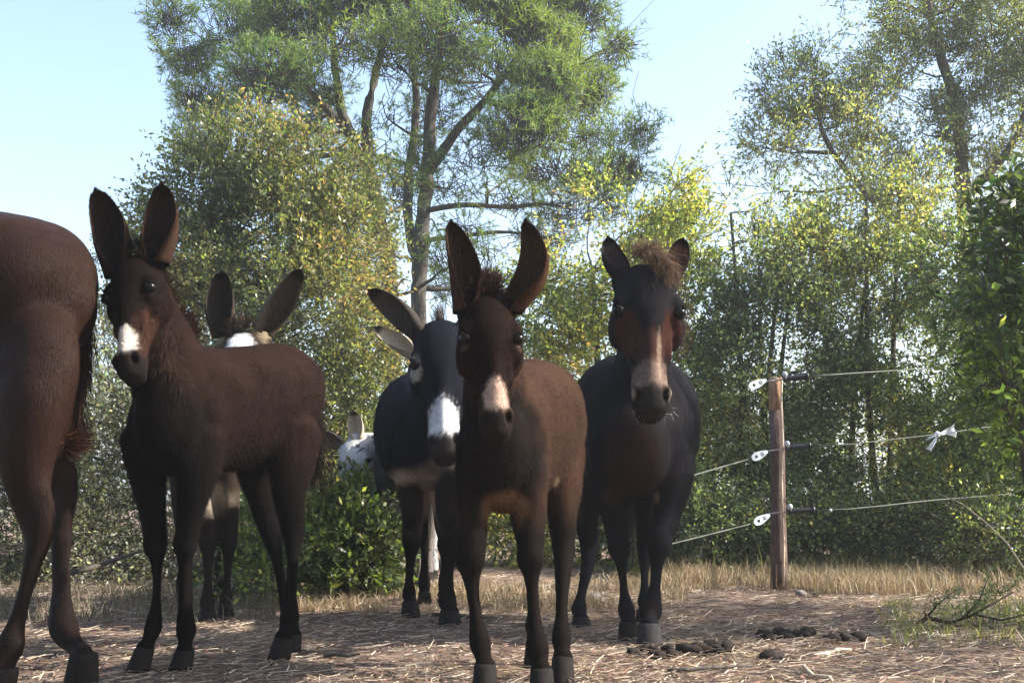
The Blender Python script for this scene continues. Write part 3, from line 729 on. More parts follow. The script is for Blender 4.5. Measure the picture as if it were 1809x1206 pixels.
        pos = A_[f] * (1 - u1)[:, None] + B_[f] * (u1 * (1 - u2))[:, None] + C_[f] * (u1 * u2)[:, None]
        nn = fn[f]; ish = onh[f]; hh = headc(pos)
        keep = ~(ish & ((hh[:, 0] > .86) | (np.linalg.norm((hh - np.array([.375, 0, .05])) * np.array([1, 0, 1]), axis=1) < .045) & (np.abs(hh[:, 1]) > .17 * hs)))
        pos, nn, ish = pos[keep], nn[keep], ish[keep]; m_ = len(pos)
        flow = np.where(ish[:, None], np.array(a) * .9, np.array(-fwd) * .35 + np.array([0, 0, -1.0]))
        clump = np.stack([np.sin(pos[:, 2] * 47 + pos[:, 0] * 31), np.sin(pos[:, 0] * 53 + pos[:, 1] * 37), np.sin(pos[:, 1] * 41 + pos[:, 2] * 29)], 1)
        dv = unit(nn * .42 + flow * .8 + clump * .14 + r.normal(0, .22, (m_, 3)))
        leglen = np.clip((pos[:, 2] - .1) / (.5 * S), .45, 1)
        ln = flen * r.uniform(.45, 1.25, m_) * np.where(ish, .55, leglen)
        colr = colour(pos) * np.exp(r.normal(0, .3, (m_, 1)))
        sdv = unit(np.cross(dv, nn + r.normal(0, .3, (m_, 3)))) * fw * .5
        b0_ = pos - nn * .001
        Vh = np.stack([b0_ - sdv, b0_ + sdv, b0_ + dv * ln[:, None]], 1).reshape(-1, 3); Ch = np.repeat(colr, 3, 0); Ch[2::3] = Ch[2::3] * 1.8 + np.array([.003, .0022, .0016])  # tips paler than roots: guard-hair tone, lifted to suggest a sunlit rim
        for (VV, FF, CC, axd) in earmeshes:
            ne = int(cnt * .03)
            f = r.integers(0, len(FF), ne); uu = r.uniform(0, 1, (ne, 1)); vv = r.uniform(0, 1, (ne, 1))
            q0, q1, q2, q3 = (VV[FF[f, k]] for k in range(4))
            pe = (q0 * (1 - uu) + q1 * uu) * (1 - vv) + (q3 * (1 - uu) + q2 * uu) * vv
            ne_ = unit(np.cross(q1 - q0, q3 - q0) + 1e-9)
            de = unit(ne_ * .5 + np.array(axd) * .8 + r.normal(0, .3, (ne, 3)))
            le_ = flen * .6 * r.uniform(.4, 1.2, ne)
            sde = unit(np.cross(de, r.normal(0, 1, (ne, 3)))) * fw * .45
            Ve = np.stack([pe - sde, pe + sde, pe + de * le_[:, None]], 1).reshape(-1, 3)
            ce = CC[FF[f, 0]] * np.exp(r.normal(0, .3, (ne, 1)))
            Vh = np.concatenate([Vh, Ve]); ce = np.repeat(ce, 3, 0); ce[2::3] = ce[2::3] * 2.4 + np.array([.014, .010, .007]); Ch = np.concatenate([Ch, ce])  # ear hair tips lightened likewise, rim light put into their colour
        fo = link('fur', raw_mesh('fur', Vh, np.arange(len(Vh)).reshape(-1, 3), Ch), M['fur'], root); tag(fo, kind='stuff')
    return root, H, L, lat, fwd

def strands(root, name, roots, dirs, length, width, colr, seed, curl=0., droop=.5, seg=6, jit=.3):
    """hair strands as tapering ribbons; roots (n,3), dirs (n,3)"""
    r = np.random.default_rng(seed); n = len(roots)
    ln = length * r.uniform(.6, 1.15, n); d = unit(dirs + r.normal(0, jit, (n, 3)))
    side = unit(np.cross(d, r.normal(0, 1, (n, 3))))
    ph = r.uniform(0, 6, n); V = np.zeros((n, seg + 1, 2, 3)); p = roots.copy()
    s2 = unit(np.cross(d, side))
    for k in range(seg + 1):
        t = k / seg; wd = width * (1 - t) ** .6 * .5 + .0002
        q = p + (side * np.sin(ph + t * 9)[:, None] + s2 * np.cos(ph + t * 9)[:, None]) * curl * t
        V[:, k, 0] = q - side * wd; V[:, k, 1] = q + side * wd
        p = p + d * (ln / seg)[:, None]; d = unit(d + np.array([0, 0, -droop / seg]))
    V = V.reshape(-1, 3); i = np.arange(n)[:, None] * (seg + 1) * 2
    F = np.concatenate([i + np.array([[2 * k, 2 * k + 1, 2 * k + 3, 2 * k + 2]]) for k in range(seg)], 0)
    C = np.repeat(np.array(colr) * np.exp(r.normal(0, .35, (n, 1))), (seg + 1) * 2, 0)
    o = link(name, raw_mesh(name, V, F, C), M['fur'], root); return tag(o, kind='stuff')

def mane_strip(root, name, path, count, direction, length, width, colr, seed, spread=.02, **k):
    r = np.random.default_rng(seed); A = catmull([tuple(p) for p in path], 6)
    i = r.uniform(0, len(A) - 1.001, count); j = i.astype(int); f = (i - j)[:, None]
    pts = A[j] * (1 - f) + A[j + 1] * f + r.normal(0, spread, (count, 3))
    return strands(root, name, pts, np.tile(np.array(direction, dtype=float), (count, 1)), length, width, colr, seed, **k)

BR = (.050, .024, .015); DKB = (.0045, .0035, .0032); BLK = (.009, .009, .011)

# --- left foal
foalL, H, L, lat, fwd = animal('donkey_foal', 'fuzzy brown foal with upright ears and white nose patch, body turned to the right', 1.05,
  torso=[(292,735,4.0,.10,.15),(305,735,4.08,.135,.19),(345,725,4.2,.155,.215),(395,722,4.32,.165,.215),(445,712,4.42,.17,.205),(488,696,4.54,.165,.185),(520,700,4.66,.125,.15),(532,715,4.72,.07,.09)],
  neck=[(246,480,3.92,.056,.08),(260,540,3.98,.064,.11),(283,610,4.08,.08,.14),(312,690,4.15,.115,.18),(335,730,4.2,.12,.18)],
  head=dict(poll=(238,448,3.86), muzzle=(227,664,3.66), n=(-.2,-1,0)),
  legs=[[(255,770,4.12,.07,.10),(262,840,4.14,.058,.075),(270,905,4.15,.044,.05),(276,960,4.15,.037,.042),(277,1000,4.16,.027,.032),(276,1060,4.17,.026,.03),(271,1105,4.17,.032,.036),(262,1132,4.15,.026),(255,1146,4.13,.032)],
        [(355,770,4.1,.075,.11),(347,840,4.08,.062,.078),(336,905,4.1,.044,.052),(328,960,4.12,.038,.044),(325,1000,4.14,.028,.033),(325,1060,4.16,.027,.031),(328,1112,4.17,.034,.038),(327,1135,4.17,.027),(326,1150,4.16,.032)],
        [(455,770,4.66,.085,.13),(452,830,4.66,.07,.09),(462,885,4.68,.048,.06),(480,945,4.72,.034,.045),(492,1000,4.7,.027,.033),(503,1060,4.68,.028,.03),(512,1095,4.67,.032,.034),(516,1112,4.66,.027),(518,1122,4.65,.031)],
        [(515,760,4.48,.10,.15),(512,820,4.46,.082,.105),(510,880,4.46,.056,.068),(517,935,4.5,.04,.05),(517,985,4.48,.031,.036),(513,1045,4.46,.030,.034),(511,1090,4.45,.037,.04),(506,1113,4.44,.03),(501,1128,4.42,.034)]],
  ears=[(.11,-.155,(168,334,3.86),.108,(.15,-1,-.2),(.035,.02,.014),(.02,.014,.012),(.018,.012,.01),.03),
        (.11,.155,(284,324,3.86),.108,(-.1,-1,-.2),(.035,.02,.014),(.024,.017,.014),(.018,.012,.01),.03)],
  base_col=(.017,.0088,.0068),
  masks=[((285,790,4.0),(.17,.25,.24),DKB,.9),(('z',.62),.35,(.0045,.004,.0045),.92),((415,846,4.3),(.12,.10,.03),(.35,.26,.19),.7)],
  hmasks=[((.15,0,.05),(.55,.3,.3),(.007,.0045,.004),.95),((.7,.15,0),(.2,.1,.2),(.07,.036,.024),.45),((.62,.09,.08),(.13,.10,.12),(.2,.12,.085),.0),((.775,-.01,.10),(.105,.07,.13),(.5,.46,.43),1),
          ((1.0,0,0),(.14,.25,.25),(.012,.009,.009),1),((.375,.2,.05),(.055,.05,.07),(.006,.005,.005),1)],
  hw_scale=.89, voxel=.009, fur=(150000,.017,.0014), coat='coat', seed=41)
mane_strip(foalL, 'mane', [P(250,445,3.93), P(275,500,4.03), P(300,560,4.13), P(335,600,4.25)], 2600, (.35,-.1,.75), .055, .0016, (.035,.018,.012), 5, spread=.016, droop=.3)
mane_strip(foalL, 'forelock', [H(-.03,-.05,0), H(-.04,0,.01), H(-.03,.05,0)], 420, (0,-.2,1), .022, .0014, (.012,.009,.008), 6, spread=.014, droop=.9, jit=.6)
mane_strip(foalL, 'chest_fuzz', [P(285,560,3.97), P(300,640,3.97), P(320,720,3.98)], 700, (.05,-.25,-.8), .028, .0014, (.045,.024,.016), 7, spread=.02, droop=.6)
mane_strip(foalL, 'tail', [P(540,690,4.82), P(548,740,4.86), P(548,800,4.88)], 1400, (.05,.1,-1), .16, .002, (.02,.013,.012), 8, spread=.014, droop=.6)

# --- centre foal
foalC, H, L, lat, fwd = animal('donkey_foal', 'fuzzy brown foal in front at the centre, pinkish patch on its nose', 1.02,
  torso=[(880,790,3.64,.10,.15),(886,788,3.72,.128,.20),(900,772,3.86,.14,.22),(928,752,4.02,.155,.215),(944,742,4.16,.165,.205),(955,738,4.30,.155,.185),(962,745,4.44,.11,.14),(966,755,4.5,.06,.08)],
  neck=[(862,540,3.50,.062,.09),(866,600,3.56,.07,.12),(872,670,3.66,.085,.15),(882,740,3.78,.11,.17),(888,770,3.84,.115,.17)],
  head=dict(poll=(860,518,3.46), muzzle=(879,768,3.26), n=(.14,-1,0)),
  legs=[[(842,815,3.72,.06,.10),(838,870,3.70,.055,.075),(835,925,3.68,.045,.052),(832,985,3.66,.041,.046),(834,1030,3.66,.030,.034),(840,1085,3.64,.027,.031),(847,1135,3.62,.035,.038),(853,1160,3.6,.028),(857,1178,3.58,.033)],
        [(930,815,3.72,.065,.10),(934,870,3.72,.056,.075),(937,925,3.71,.045,.052),(937,985,3.68,.041,.046),(939,1030,3.67,.030,.034),(944,1090,3.65,.028,.031),(951,1145,3.63,.036,.039),(954,1170,3.62,.028),(957,1184,3.6,.033)],
        [(990,790,4.18,.085,.13),(993,850,4.12,.07,.095),(994,905,4.08,.050,.062),(996,965,4.06,.040,.048),(994,1020,3.98,.032,.037),(992,1080,3.92,.030,.034),(992,1125,3.88,.036,.038),(993,1148,3.86,.03),(994,1162,3.84,.033)],
        [(935,800,4.3,.075,.12),(925,860,4.28,.058,.08),(922,910,4.28,.042,.052),(932,965,4.32,.036,.044),(938,1020,4.28,.028,.032),(942,1075,4.24,.028,.032),(944,1105,4.2,.033),(945,1120,4.18,.028),(945,1134,4.16,.031)]],
  ears=[(.11,-.15,(797,390,3.46),.086,(.35,-1,-.1),(.036,.02,.014),(.035,.021,.016),(.02,.014,.012),.07),
        (.11,.15,(928,388,3.46),.088,(-.45,-1,-.1),(.05,.026,.016),(.05,.032,.022),(.025,.016,.012),.18)],
  base_col=(.040,.0215,.0145),
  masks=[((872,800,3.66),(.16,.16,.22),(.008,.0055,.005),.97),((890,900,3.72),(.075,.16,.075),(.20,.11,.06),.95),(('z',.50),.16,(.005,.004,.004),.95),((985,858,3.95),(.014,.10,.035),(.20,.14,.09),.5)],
  hmasks=[((.15,0,.1),(.75,.3,.3),(.009,.005,.004),.97),((.785,.015,.10),(.11,.07,.13),(.36,.26,.22),1),((1.0,0,0),(.135,.25,.25),(.016,.012,.011),1),((.375,.2,.05),(.055,.05,.07),(.008,.006,.006),1),((.43,.19,.06),(.025,.05,.05),(.10,.07,.055),.6)],
  hw_scale=.89, voxel=.009, fur=(150000,.015,.0014), seed=42)
mane_strip(foalC, 'mane', [H(-.02,0,-.04), P(864,500,3.56), P(880,560,3.7), P(898,620,3.85)], 2200, (.1,-.1,.9), .045, .0016, (.05,.028,.02), 9, spread=.014, droop=.3)
mane_strip(foalC, 'forelock', [H(-.03,-.06,.0), H(-.04,0,.01), H(-.03,.06,0)], 500, (0,-.2,1), .024, .0014, (.05,.028,.02), 10, spread=.014, droop=.9, jit=.6)
mane_strip(foalC, 'tail', [P(975,720,4.6), P(980,780,4.64), P(978,850,4.64)], 1200, (.02,.1,-1), .16, .002, (.02,.013,.012), 11, spread=.014, droop=.6)

# --- the mule
NV = (.009,.0085,.011)
HM = [(-.01,.10,.10,-.11),(.05,.145,.15,-.10),(.17,.185,.20,-.085),(.36,.212,.225,-.09),(.46,.185,.21,-.085),(.56,.145,.17,-.06),(.66,.115,.145,-.04),(.77,.106,.122,-.03),(.87,.118,.122,-.03),(.955,.108,.105,-.04),(1.0,.078,.07,-.05)]
mule, H, L, lat, fwd = animal('mule', 'black mule with short ears, tousled brown forelock and mealy muzzle walking at right of centre', 1.3,
  torso=[(1128,790,4.86,.13,.17),(1126,785,4.98,.19,.24),(1124,765,5.15,.225,.29),(1122,752,5.4,.275,.315),(1121,745,5.65,.295,.315),(1118,735,5.9,.275,.29),(1114,735,6.1,.21,.24),(1112,745,6.22,.11,.14)],
  neck=[(1142,500,4.84,.075,.12),(1140,560,4.9,.085,.16),(1136,640,5.02,.11,.21),(1132,720,5.16,.15,.24),(1130,760,5.22,.16,.24)],
  head=dict(poll=(1141,466,4.78), muzzle=(1151,727,4.52), n=(.03,-1,0)),
  legs=[[(1068,815,5.05,.085,.13),(1076,865,5.05,.075,.10),(1086,915,5.05,.056,.066),(1095,965,5.05,.046,.052),(1099,1005,5.05,.033,.038),(1103,1045,5.06,.031,.036),(1107,1078,5.05,.041,.045),(1109,1092,5.04,.033),(1110,1101,5.03,.038)],
        [(1190,815,5.02,.09,.14),(1188,860,4.98,.08,.105),(1178,910,4.94,.060,.07),(1165,955,4.88,.050,.056),(1161,1000,4.88,.036,.04),(1157,1040,4.88,.035,.038),(1150,1078,4.86,.050,.052),(1147,1094,4.82,.04),(1147,1104,4.8,.044)],
        [(1042,820,5.75,.12,.19),(1036,870,5.7,.095,.13),(1036,920,5.68,.06,.075),(1041,965,5.72,.046,.056),(1036,1010,5.66,.036,.042),(1027,1050,5.6,.034,.038),(1024,1075,5.58,.042),(1025,1084,5.56,.034),(1026,1090,5.55,.038)],
        [(1160,820,5.9,.11,.18),(1148,870,5.88,.09,.12),(1142,920,5.86,.056,.07),(1140,960,5.9,.045,.055),(1139,1005,5.84,.035,.04),(1139,1040,5.8,.033,.037),(1139,1062,5.78,.04),(1139,1072,5.76,.034),(1139,1078,5.75,.038)]],
  ears=[(.09,-.13,(1074,418,4.80),.09,(.35,-1,0),(.012,.012,.015),(.05,.04,.045),(.01,.01,.012),-.04),
        (.09,.13,(1207,420,4.80),.09,(-.3,-1,0),(.02,.015,.014),(.14,.07,.045),(.01,.01,.012),.04)],
  base_col=NV,
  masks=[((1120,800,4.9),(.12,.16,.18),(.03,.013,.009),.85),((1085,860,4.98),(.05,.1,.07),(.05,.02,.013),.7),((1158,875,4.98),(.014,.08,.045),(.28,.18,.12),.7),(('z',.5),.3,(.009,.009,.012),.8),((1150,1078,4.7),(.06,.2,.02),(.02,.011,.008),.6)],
  hmasks=[((.52,.13,.03),(.15,.07,.14),(.045,.016,.010),.8),((.64,.0,.09),(.13,.10,.1),(.05,.022,.016),.7),((.80,.0,.04),(.10,.13,.16),(.15,.105,.088),.9),((.68,.045,.09,1),(.17,.016,.06),(.32,.25,.2),.35),((.99,0,0),(.13,.085,.25),(.02,.018,.018),1),((.93,.125,.03),(.07,.025,.06),(.30,.25,.22),.8),((.375,.2,.05),(.045,.05,.06),(.005,.004,.004),1)],
  headtab=HM, voxel=.011, fur=(90000,.008,.0016), seed=43, hoofs={1: {'mat': 'pale_hoof'}})
mane_strip(mule, 'forelock', [H(-.05,-.05,.02), H(-.07,0,.0), H(-.05,.06,.02)], 520, (.1,-.2,1), .07, .0024, (.16,.105,.07), 12, spread=.012, curl=.012, droop=2.2, seg=8, jit=.45)
mane_strip(mule, 'forelock', [H(-.05,0,.05), H(.03,.06,.12), H(.10,.1,.12)], 420, (.35,-.25,-.7), .10, .002, (.11,.07,.048), 13, spread=.014, curl=.012, droop=1.2, seg=8, jit=.35)
mane_strip(mule, 'mane', [H(-.04,.04,-.12), P(1168,480,4.95), P(1195,540,5.1), P(1190,600,5.2)], 500, (.35,-.05,-.2), .09, .0022, (.08,.045,.03), 14, spread=.012, curl=.014, droop=1.4, seg=8, jit=.5)
mane_strip(mule, 'whiskers', [H(.97,-.11,-.02), H(1.0,-.06,-.06), H(1.0,.06,-.06), H(.97,.11,-.02)], 40, (0,-.5,-.6), .03, .0012, (.3,.26,.22), 15, spread=.008, droop=.3, jit=.6)
mane_strip(mule, 'tail', [P(1112,720,6.4), P(1112,790,6.45), P(1112,860,6.45)], 1200, (.02,.1,-1), .35, .003, (.012,.012,.014), 16, spread=.02, droop=.5)

# --- black donkey with white nose
blackd, H, L, lat, fwd = animal('donkey', 'black donkey with white muzzle and pale eye rings, half hidden by the centre foal', 1.2,
  torso=[(757,800,5.74,.11,.14),(755,795,5.82,.165,.21),(751,775,5.95,.20,.26),(748,762,6.2,.235,.285),(746,755,6.45,.25,.29),(746,748,6.7,.23,.26),(748,748,6.9,.16,.2),(750,755,7.0,.09,.12)],
  neck=[(777,600,5.5,.07,.11),(774,650,5.58,.085,.15),(767,710,5.72,.11,.19),(760,765,5.86,.14,.21),(758,785,5.9,.15,.21)],
  head=dict(poll=(777,563,5.46), muzzle=(786,804,5.18), n=(.04,-1,0)),
  legs=[[(722,835,5.98,.075,.11),(726,880,5.98,.065,.085),(728,920,5.99,.052,.06),(727,955,6.0,.046,.05),(725,990,6.02,.034,.04),(723,1025,6.04,.033,.038),(723,1050,6.05,.042,.044),(724,1058,6.04,.035),(725,1064,6.03,.04)],
        [(795,835,5.74,.075,.11),(794,880,5.72,.068,.088),(792,920,5.72,.057,.065),(792,960,5.7,.052,.056),(792,1000,5.7,.040,.045),(791,1035,5.7,.039,.043),(791,1062,5.7,.047,.05),(793,1072,5.68,.04),(794,1080,5.66,.045)],
        [(722,830,6.75,.09,.15),(735,880,6.75,.07,.1),(744,930,6.76,.045,.055),(750,965,6.8,.038,.046),(750,1000,6.76,.03,.036),(750,1030,6.74,.036),(750,1042,6.72,.03),(750,1047,6.72,.034)],
        [(782,830,6.7,.09,.15),(782,880,6.7,.07,.1),(782,930,6.7,.045,.055),(785,965,6.74,.038,.046),(784,1000,6.7,.03,.036),(784,1030,6.68,.036),(784,1042,6.66,.03),(784,1047,6.66,.034)]],
  ears=[(.09,-.14,(650,512,5.46),.105,(-.1,-1,-.35),(.05,.042,.038),(.07,.058,.05),(.015,.012,.012),.03),
        (.09,.13,(874,492,5.5),.085,(.1,-1,-.35),(.05,.042,.038),(.07,.058,.05),(.04,.02,.014),.03)],
  base_col=(.0075,.0085,.014),
  masks=[((740,890,6.0),(.30,.9,.155),(.42,.34,.28),.95),((775,850,5.7),(.13,.2,.10),(.16,.12,.10),.6),((726,885,5.93),(.085,.25,.14),(.010,.008,.008),.95),((794,885,5.68),(.085,.25,.14),(.010,.009,.010),.95),(('z',.46),.12,(.009,.0065,.0065),.92)],
  hmasks=[((.41,.19,.055),(.09,.065,.075),(.30,.28,.26),.9),((.37,.2,.05),(.03,.06,.035),(.004,.004,.005),1),((.80,0,.08),(.15,.115,.22),(.55,.58,.62),1),((1.0,0,0),(.115,.25,.25),(.035,.03,.032),1)],
  voxel=.011, fur=(70000,.010,.0018), seed=44, hw_scale=.94)
mane_strip(blackd, 'forelock', [H(.03,-.03,-.04), H(.02,0,-.04), H(.03,.03,-.04)], 150, (-.15,-.1,1), .10, .002, (.07,.045,.03), 17, spread=.006, curl=.008, droop=.5, jit=.12)
mane_strip(blackd, 'tail', [P(750,740,7.1), P(750,800,7.12), P(750,860,7.12)], 600, (.02,.1,-1), .3, .003, (.012,.012,.014), 18, spread=.02, droop=.5)

# --- donkey hidden behind the left foal
hid, H, L, lat, fwd = animal('donkey', 'donkey behind the left foal, only its ears and white forehead in view', 1.2,
  torso=[(362,760,5.66,.12,.15),(362,755,5.78,.17,.21),(360,745,5.95,.20,.25),(358,740,6.2,.235,.275),(356,735,6.45,.245,.275),(354,730,6.7,.22,.25),(353,735,6.95,.13,.16)],
  neck=[(425,620,5.12,.07,.11),(412,670,5.28,.085,.15),(392,710,5.5,.11,.19),(370,745,5.75,.13,.2)],
  head=dict(poll=(426,582,5.1), muzzle=(436,812,4.86), n=(.02,-1,.15)),
  legs=[[(345,830,5.75,.075,.11),(352,880,5.75,.065,.085),(362,920,5.76,.05,.058),(368,955,5.76,.044,.048),(368,1000,5.76,.033,.038),(367,1040,5.76,.031,.036),(366,1064,5.76,.041),(366,1075,5.75,.034),(366,1080,5.74,.039)],
        [(400,830,5.8,.075,.11),(402,880,5.8,.06,.08),(404,920,5.82,.046,.055),(404,955,5.84,.04,.045),(402,1000,5.86,.03,.036),(400,1035,5.88,.03,.034),(399,1056,5.88,.038),(399,1066,5.87,.032),(399,1071,5.86,.036)],
        [(325,830,6.8,.09,.15),(325,880,6.8,.07,.1),(322,930,6.8,.045,.055),(322,965,6.84,.038,.046),(322,1000,6.8,.03,.036),(322,1030,6.78,.036),(322,1040,6.76,.03),(322,1045,6.76,.034)],
        [(385,830,6.8,.09,.15),(385,880,6.8,.07,.1),(385,930,6.8,.045,.055),(385,965,6.84,.038,.046),(385,1000,6.8,.03,.036),(385,1030,6.78,.036),(385,1040,6.76,.03),(385,1045,6.76,.034)]],
  ears=[(.02,-.13,(391,478,5.1),.115,(.1,-1,0),(.05,.04,.034),(.035,.028,.024),(.018,.014,.012),-.04),
        (.02,.13,(533,476,5.1),.11,(.35,-1,-.7),(.13,.10,.075),(.06,.046,.036),(.02,.015,.013),.02)],
  base_col=(.03,.022,.018),
  masks=[((362,880,6.2),(.25,.9,.13),(.4,.34,.28),.9),(('z',.5),.2,(.017,.013,.012),.9)],
  hmasks=[((.17,0,.14),(.13,.10,.13),(.62,.66,.7),1),((.02,.17,.05),(.12,.06,.1),(.25,.2,.14),.7),((.8,0,.05),(.145,.2,.25),(.5,.5,.5),1),((1.0,0,0),(.115,.25,.25),(.03,.03,.03),1)],
  voxel=.012, fur=(35000,.014,.002), seed=45)
mane_strip(hid, 'forelock', [H(-.02,-.08,0), H(-.03,0,.0), H(-.02,.04,0)], 400, (0,-.2,1), .05, .002, (.12,.08,.05), 19, spread=.012, droop=.7)

# --- grey donkey behind the black one
grey, H, L, lat, fwd = animal('donkey', 'dark grey donkey behind the black one, one pale dark-tipped ear sticking out', 1.15,
  torso=[(706,835,7.4,.11,.13),(708,828,7.5,.155,.19),(716,812,7.65,.19,.235),(724,800,7.9,.215,.25),(732,795,8.15,.22,.25),(740,792,8.4,.19,.22),(745,800,8.55,.11,.14)],
  neck=[(748,640,7.3,.07,.12),(738,680,7.32,.085,.16),(726,740,7.4,.11,.2),(716,790,7.5,.13,.2)],
  head=dict(poll=(757,622,7.26), muzzle=(775,775,7.05), n=(.1,-1,0)),
  legs=[[(690,860,7.5,.075,.11),(694,895,7.5,.062,.08),(700,925,7.5,.047,.055),(704,950,7.5,.042,.046),(704,980,7.5,.031,.036),(704,1010,7.5,.031,.034),(704,1022,7.5,.038),(704,1027,7.5,.032),(704,1030,7.49,.036)],
        [(735,860,7.5,.07,.1),(738,895,7.5,.055,.075),(740,925,7.5,.045,.05),(741,950,7.5,.04,.044),(741,980,7.5,.031,.034),(741,1010,7.5,.03,.034),(741,1022,7.5,.038),(741,1027,7.5,.032),(741,1030,7.49,.036)],
        [(705,860,8.4,.09,.14),(706,895,8.4,.06,.08),(708,925,8.4,.042,.05),(709,950,8.42,.038,.044),(709,980,8.4,.03,.034),(709,1005,8.38,.036),(709,1012,8.36,.032)],
        [(755,860,8.4,.09,.14),(756,895,8.4,.06,.08),(757,925,8.4,.042,.05),(758,950,8.42,.038,.044),(758,980,8.4,.03,.034),(758,1005,8.38,.036),(758,1012,8.36,.032)]],
  ears=[(.01,-.13,(660,577,7.26),.10,(.3,-1,.2),(.30,.26,.22),(.32,.28,.235),(.03,.025,.022),.03),
        (.01,.13,(845,560,7.26),.10,(-.3,-1,.2),(.30,.26,.22),(.32,.28,.235),(.03,.025,.022),.03)],
  base_col=(.035,.034,.038), masks=[(('z',.55),.25,(.17,.15,.145),.9)], hmasks=[((.8,0,.05),(.145,.2,.25),(.3,.3,.3),1)],
  voxel=.016, fur=(16000,.012,.0025), seed=46)

# --- spotted white donkey far behind
spot, H, L, lat, fwd = animal('donkey', 'white donkey with dark spotted face peeping over the low green bush', 1.1,
  torso=[(752,850,8.5,.10,.12),(755,845,8.62,.15,.19),(762,835,8.8,.18,.23),(770,828,9.05,.21,.24),(778,822,9.3,.215,.24),(786,820,9.55,.19,.21),(792,826,9.7,.11,.13)],
  neck=[(626,790,8.02,.065,.10),(650,800,8.15,.08,.14),(690,812,8.32,.10,.17),(735,830,8.55,.13,.19)],
  head=dict(poll=(619,776,8.0), muzzle=(641,902,7.8), n=(-.05,-1,.1)),
  legs=[[(735,870,8.6,.07,.10),(736,900,8.6,.056,.075),(737,925,8.6,.046,.05),(738,950,8.6,.036,.04),(738,975,8.6,.031,.036),(738,1000,8.6,.037),(738,1008,8.59,.034)],
        [(770,870,8.6,.075,.10),(768,900,8.6,.062,.08),(766,925,8.6,.048,.052),(765,950,8.6,.038,.042),(765,975,8.6,.033,.036),(765,1000,8.6,.038),(765,1008,8.59,.034)],
        [(760,870,9.5,.09,.14),(760,900,9.5,.06,.08),(761,925,9.5,.042,.05),(762,955,9.5,.034,.04),(762,985,9.48,.036),(762,994,9.46,.032)],
        [(800,870,9.5,.09,.14),(801,900,9.5,.06,.08),(802,925,9.5,.042,.05),(803,955,9.5,.034,.04),(803,985,9.48,.036),(803,994,9.46,.032)]],
  ears=[(.02,-.13,(552,768,8.0),.10,(-.1,-1,.3),(.18,.15,.13),(.12,.095,.08),(.05,.04,.035),.02),
        (.0,.08,(624,726,8.0),.10,(0,-1,0),(.45,.40,.33),(.42,.36,.3),(.06,.05,.045),.0)],
  base_col=(.40,.41,.42), masks=[], hmasks=[((1.0,0,0),(.115,.25,.25),(.05,.05,.05),1)], spots=.62,
  voxel=.014, fur=(14000,.01,.0025), seed=47)

# --- big donkey cut by the left edge, seen from behind the flank
ARU = [(-.03,.12,.10,-.10),(.05,.19,.17,-.09),(.16,.222,.215,-.08),(.29,.225,.235,-.09),(.40,.195,.215,-.085),(.52,.155,.175,-.06),(.64,.128,.145,-.04),(.76,.118,.125,-.03),(.87,.130,.125,-.03),(.955,.118,.108,-.04),(1.0,.085,.075,-.05)]
def hq(G, lat, fwd, H, L):
    pass
big, H, L, lat, fwd = animal('donkey', 'large glossy dark brown donkey cut off by the left edge, rump towards us', 1.4,
  torso=[(-560,580,5.05,.12,.16),(-520,580,4.95,.19,.24),(-420,580,4.75,.25,.29),(-270,575,4.45,.29,.30),(-140,560,4.2,.30,.30),(-45,535,4.0,.285,.285),(30,530,3.84,.25,.27),(84,548,3.76,.19,.22),(110,565,3.74,.11,.14)],
  neck=[(-700,380,5.25,.09,.14),(-670,430,5.2,.10,.19),(-610,500,5.1,.13,.24),(-530,560,4.95,.16,.25)],
  head=dict(poll=(-710,350,5.28), muzzle=(-840,510,5.45), n=(-.9,.25,.5)),
  legs=[[(48,575,3.76,.10,.16),(50,640,3.68,.13,.21),(48,700,3.60,.115,.19),(42,790,3.55,.085,.13),(50,865,3.52,.055,.075),(68,930,3.5,.044,.066),(60,985,3.48,.037,.044),(36,1075,3.46,.036,.04),(18,1140,3.45,.046,.048),(8,1170,3.44,.038),(2,1188,3.43,.045)],
        [(55,640,3.98,.12,.2),(62,730,3.98,.1,.17),(70,800,3.98,.07,.11),(92,835,3.99,.046,.065),(116,868,3.98,.038,.060),(107,945,3.95,.040,.046),(106,1050,3.9,.040,.046),(110,1108,3.86,.048,.052),(132,1140,3.8,.038,.042),(148,1160,3.76,.042)],
        [(-540,690,4.75,.10,.16),(-540,780,4.75,.07,.09),(-540,860,4.75,.052,.06),(-540,940,4.75,.036,.04),(-540,1020,4.75,.034,.04),(-540,1070,4.75,.046),(-540,1088,4.74,.038),(-540,1098,4.73,.044)],
        [(-470,690,5.05,.10,.16),(-465,780,5.05,.07,.09),(-460,850,5.05,.052,.06),(-460,930,5.05,.036,.04),(-460,1000,5.05,.034,.04),(-460,1045,5.05,.046),(-460,1060,5.04,.038),(-460,1070,5.03,.044)]],
  ears=[(.0,-.12,(-730,230,5.2),.1,(-1,0,0),BR,DKB,DKB,.03),(.0,.12,(-690,230,5.35),.1,(-1,0,0),BR,DKB,DKB,.03)],
  base_col=(.020,.0095,.0065),
  masks=[(('z',.55),.3,(.009,.005,.004),.9),((30,360,3.8),(.5,.4,.1),(.030,.014,.009),.6)],
  hmasks=[((.8,0,.05),(.145,.2,.25),(.4,.4,.4),1)],
  voxel=.014, fur=(90000,.009,.0024), coat='gloss_coat', seed=48, smooth_it=16)
mane_strip(big, 'tail', [P(150,545,3.9), P(150,620,3.95), P(135,700,3.98), P(120,760,4.0)], 1500, (-.05,.1,-1), .11, .002, (.05,.025,.016), 20, spread=.012, droop=.5, jit=.12)
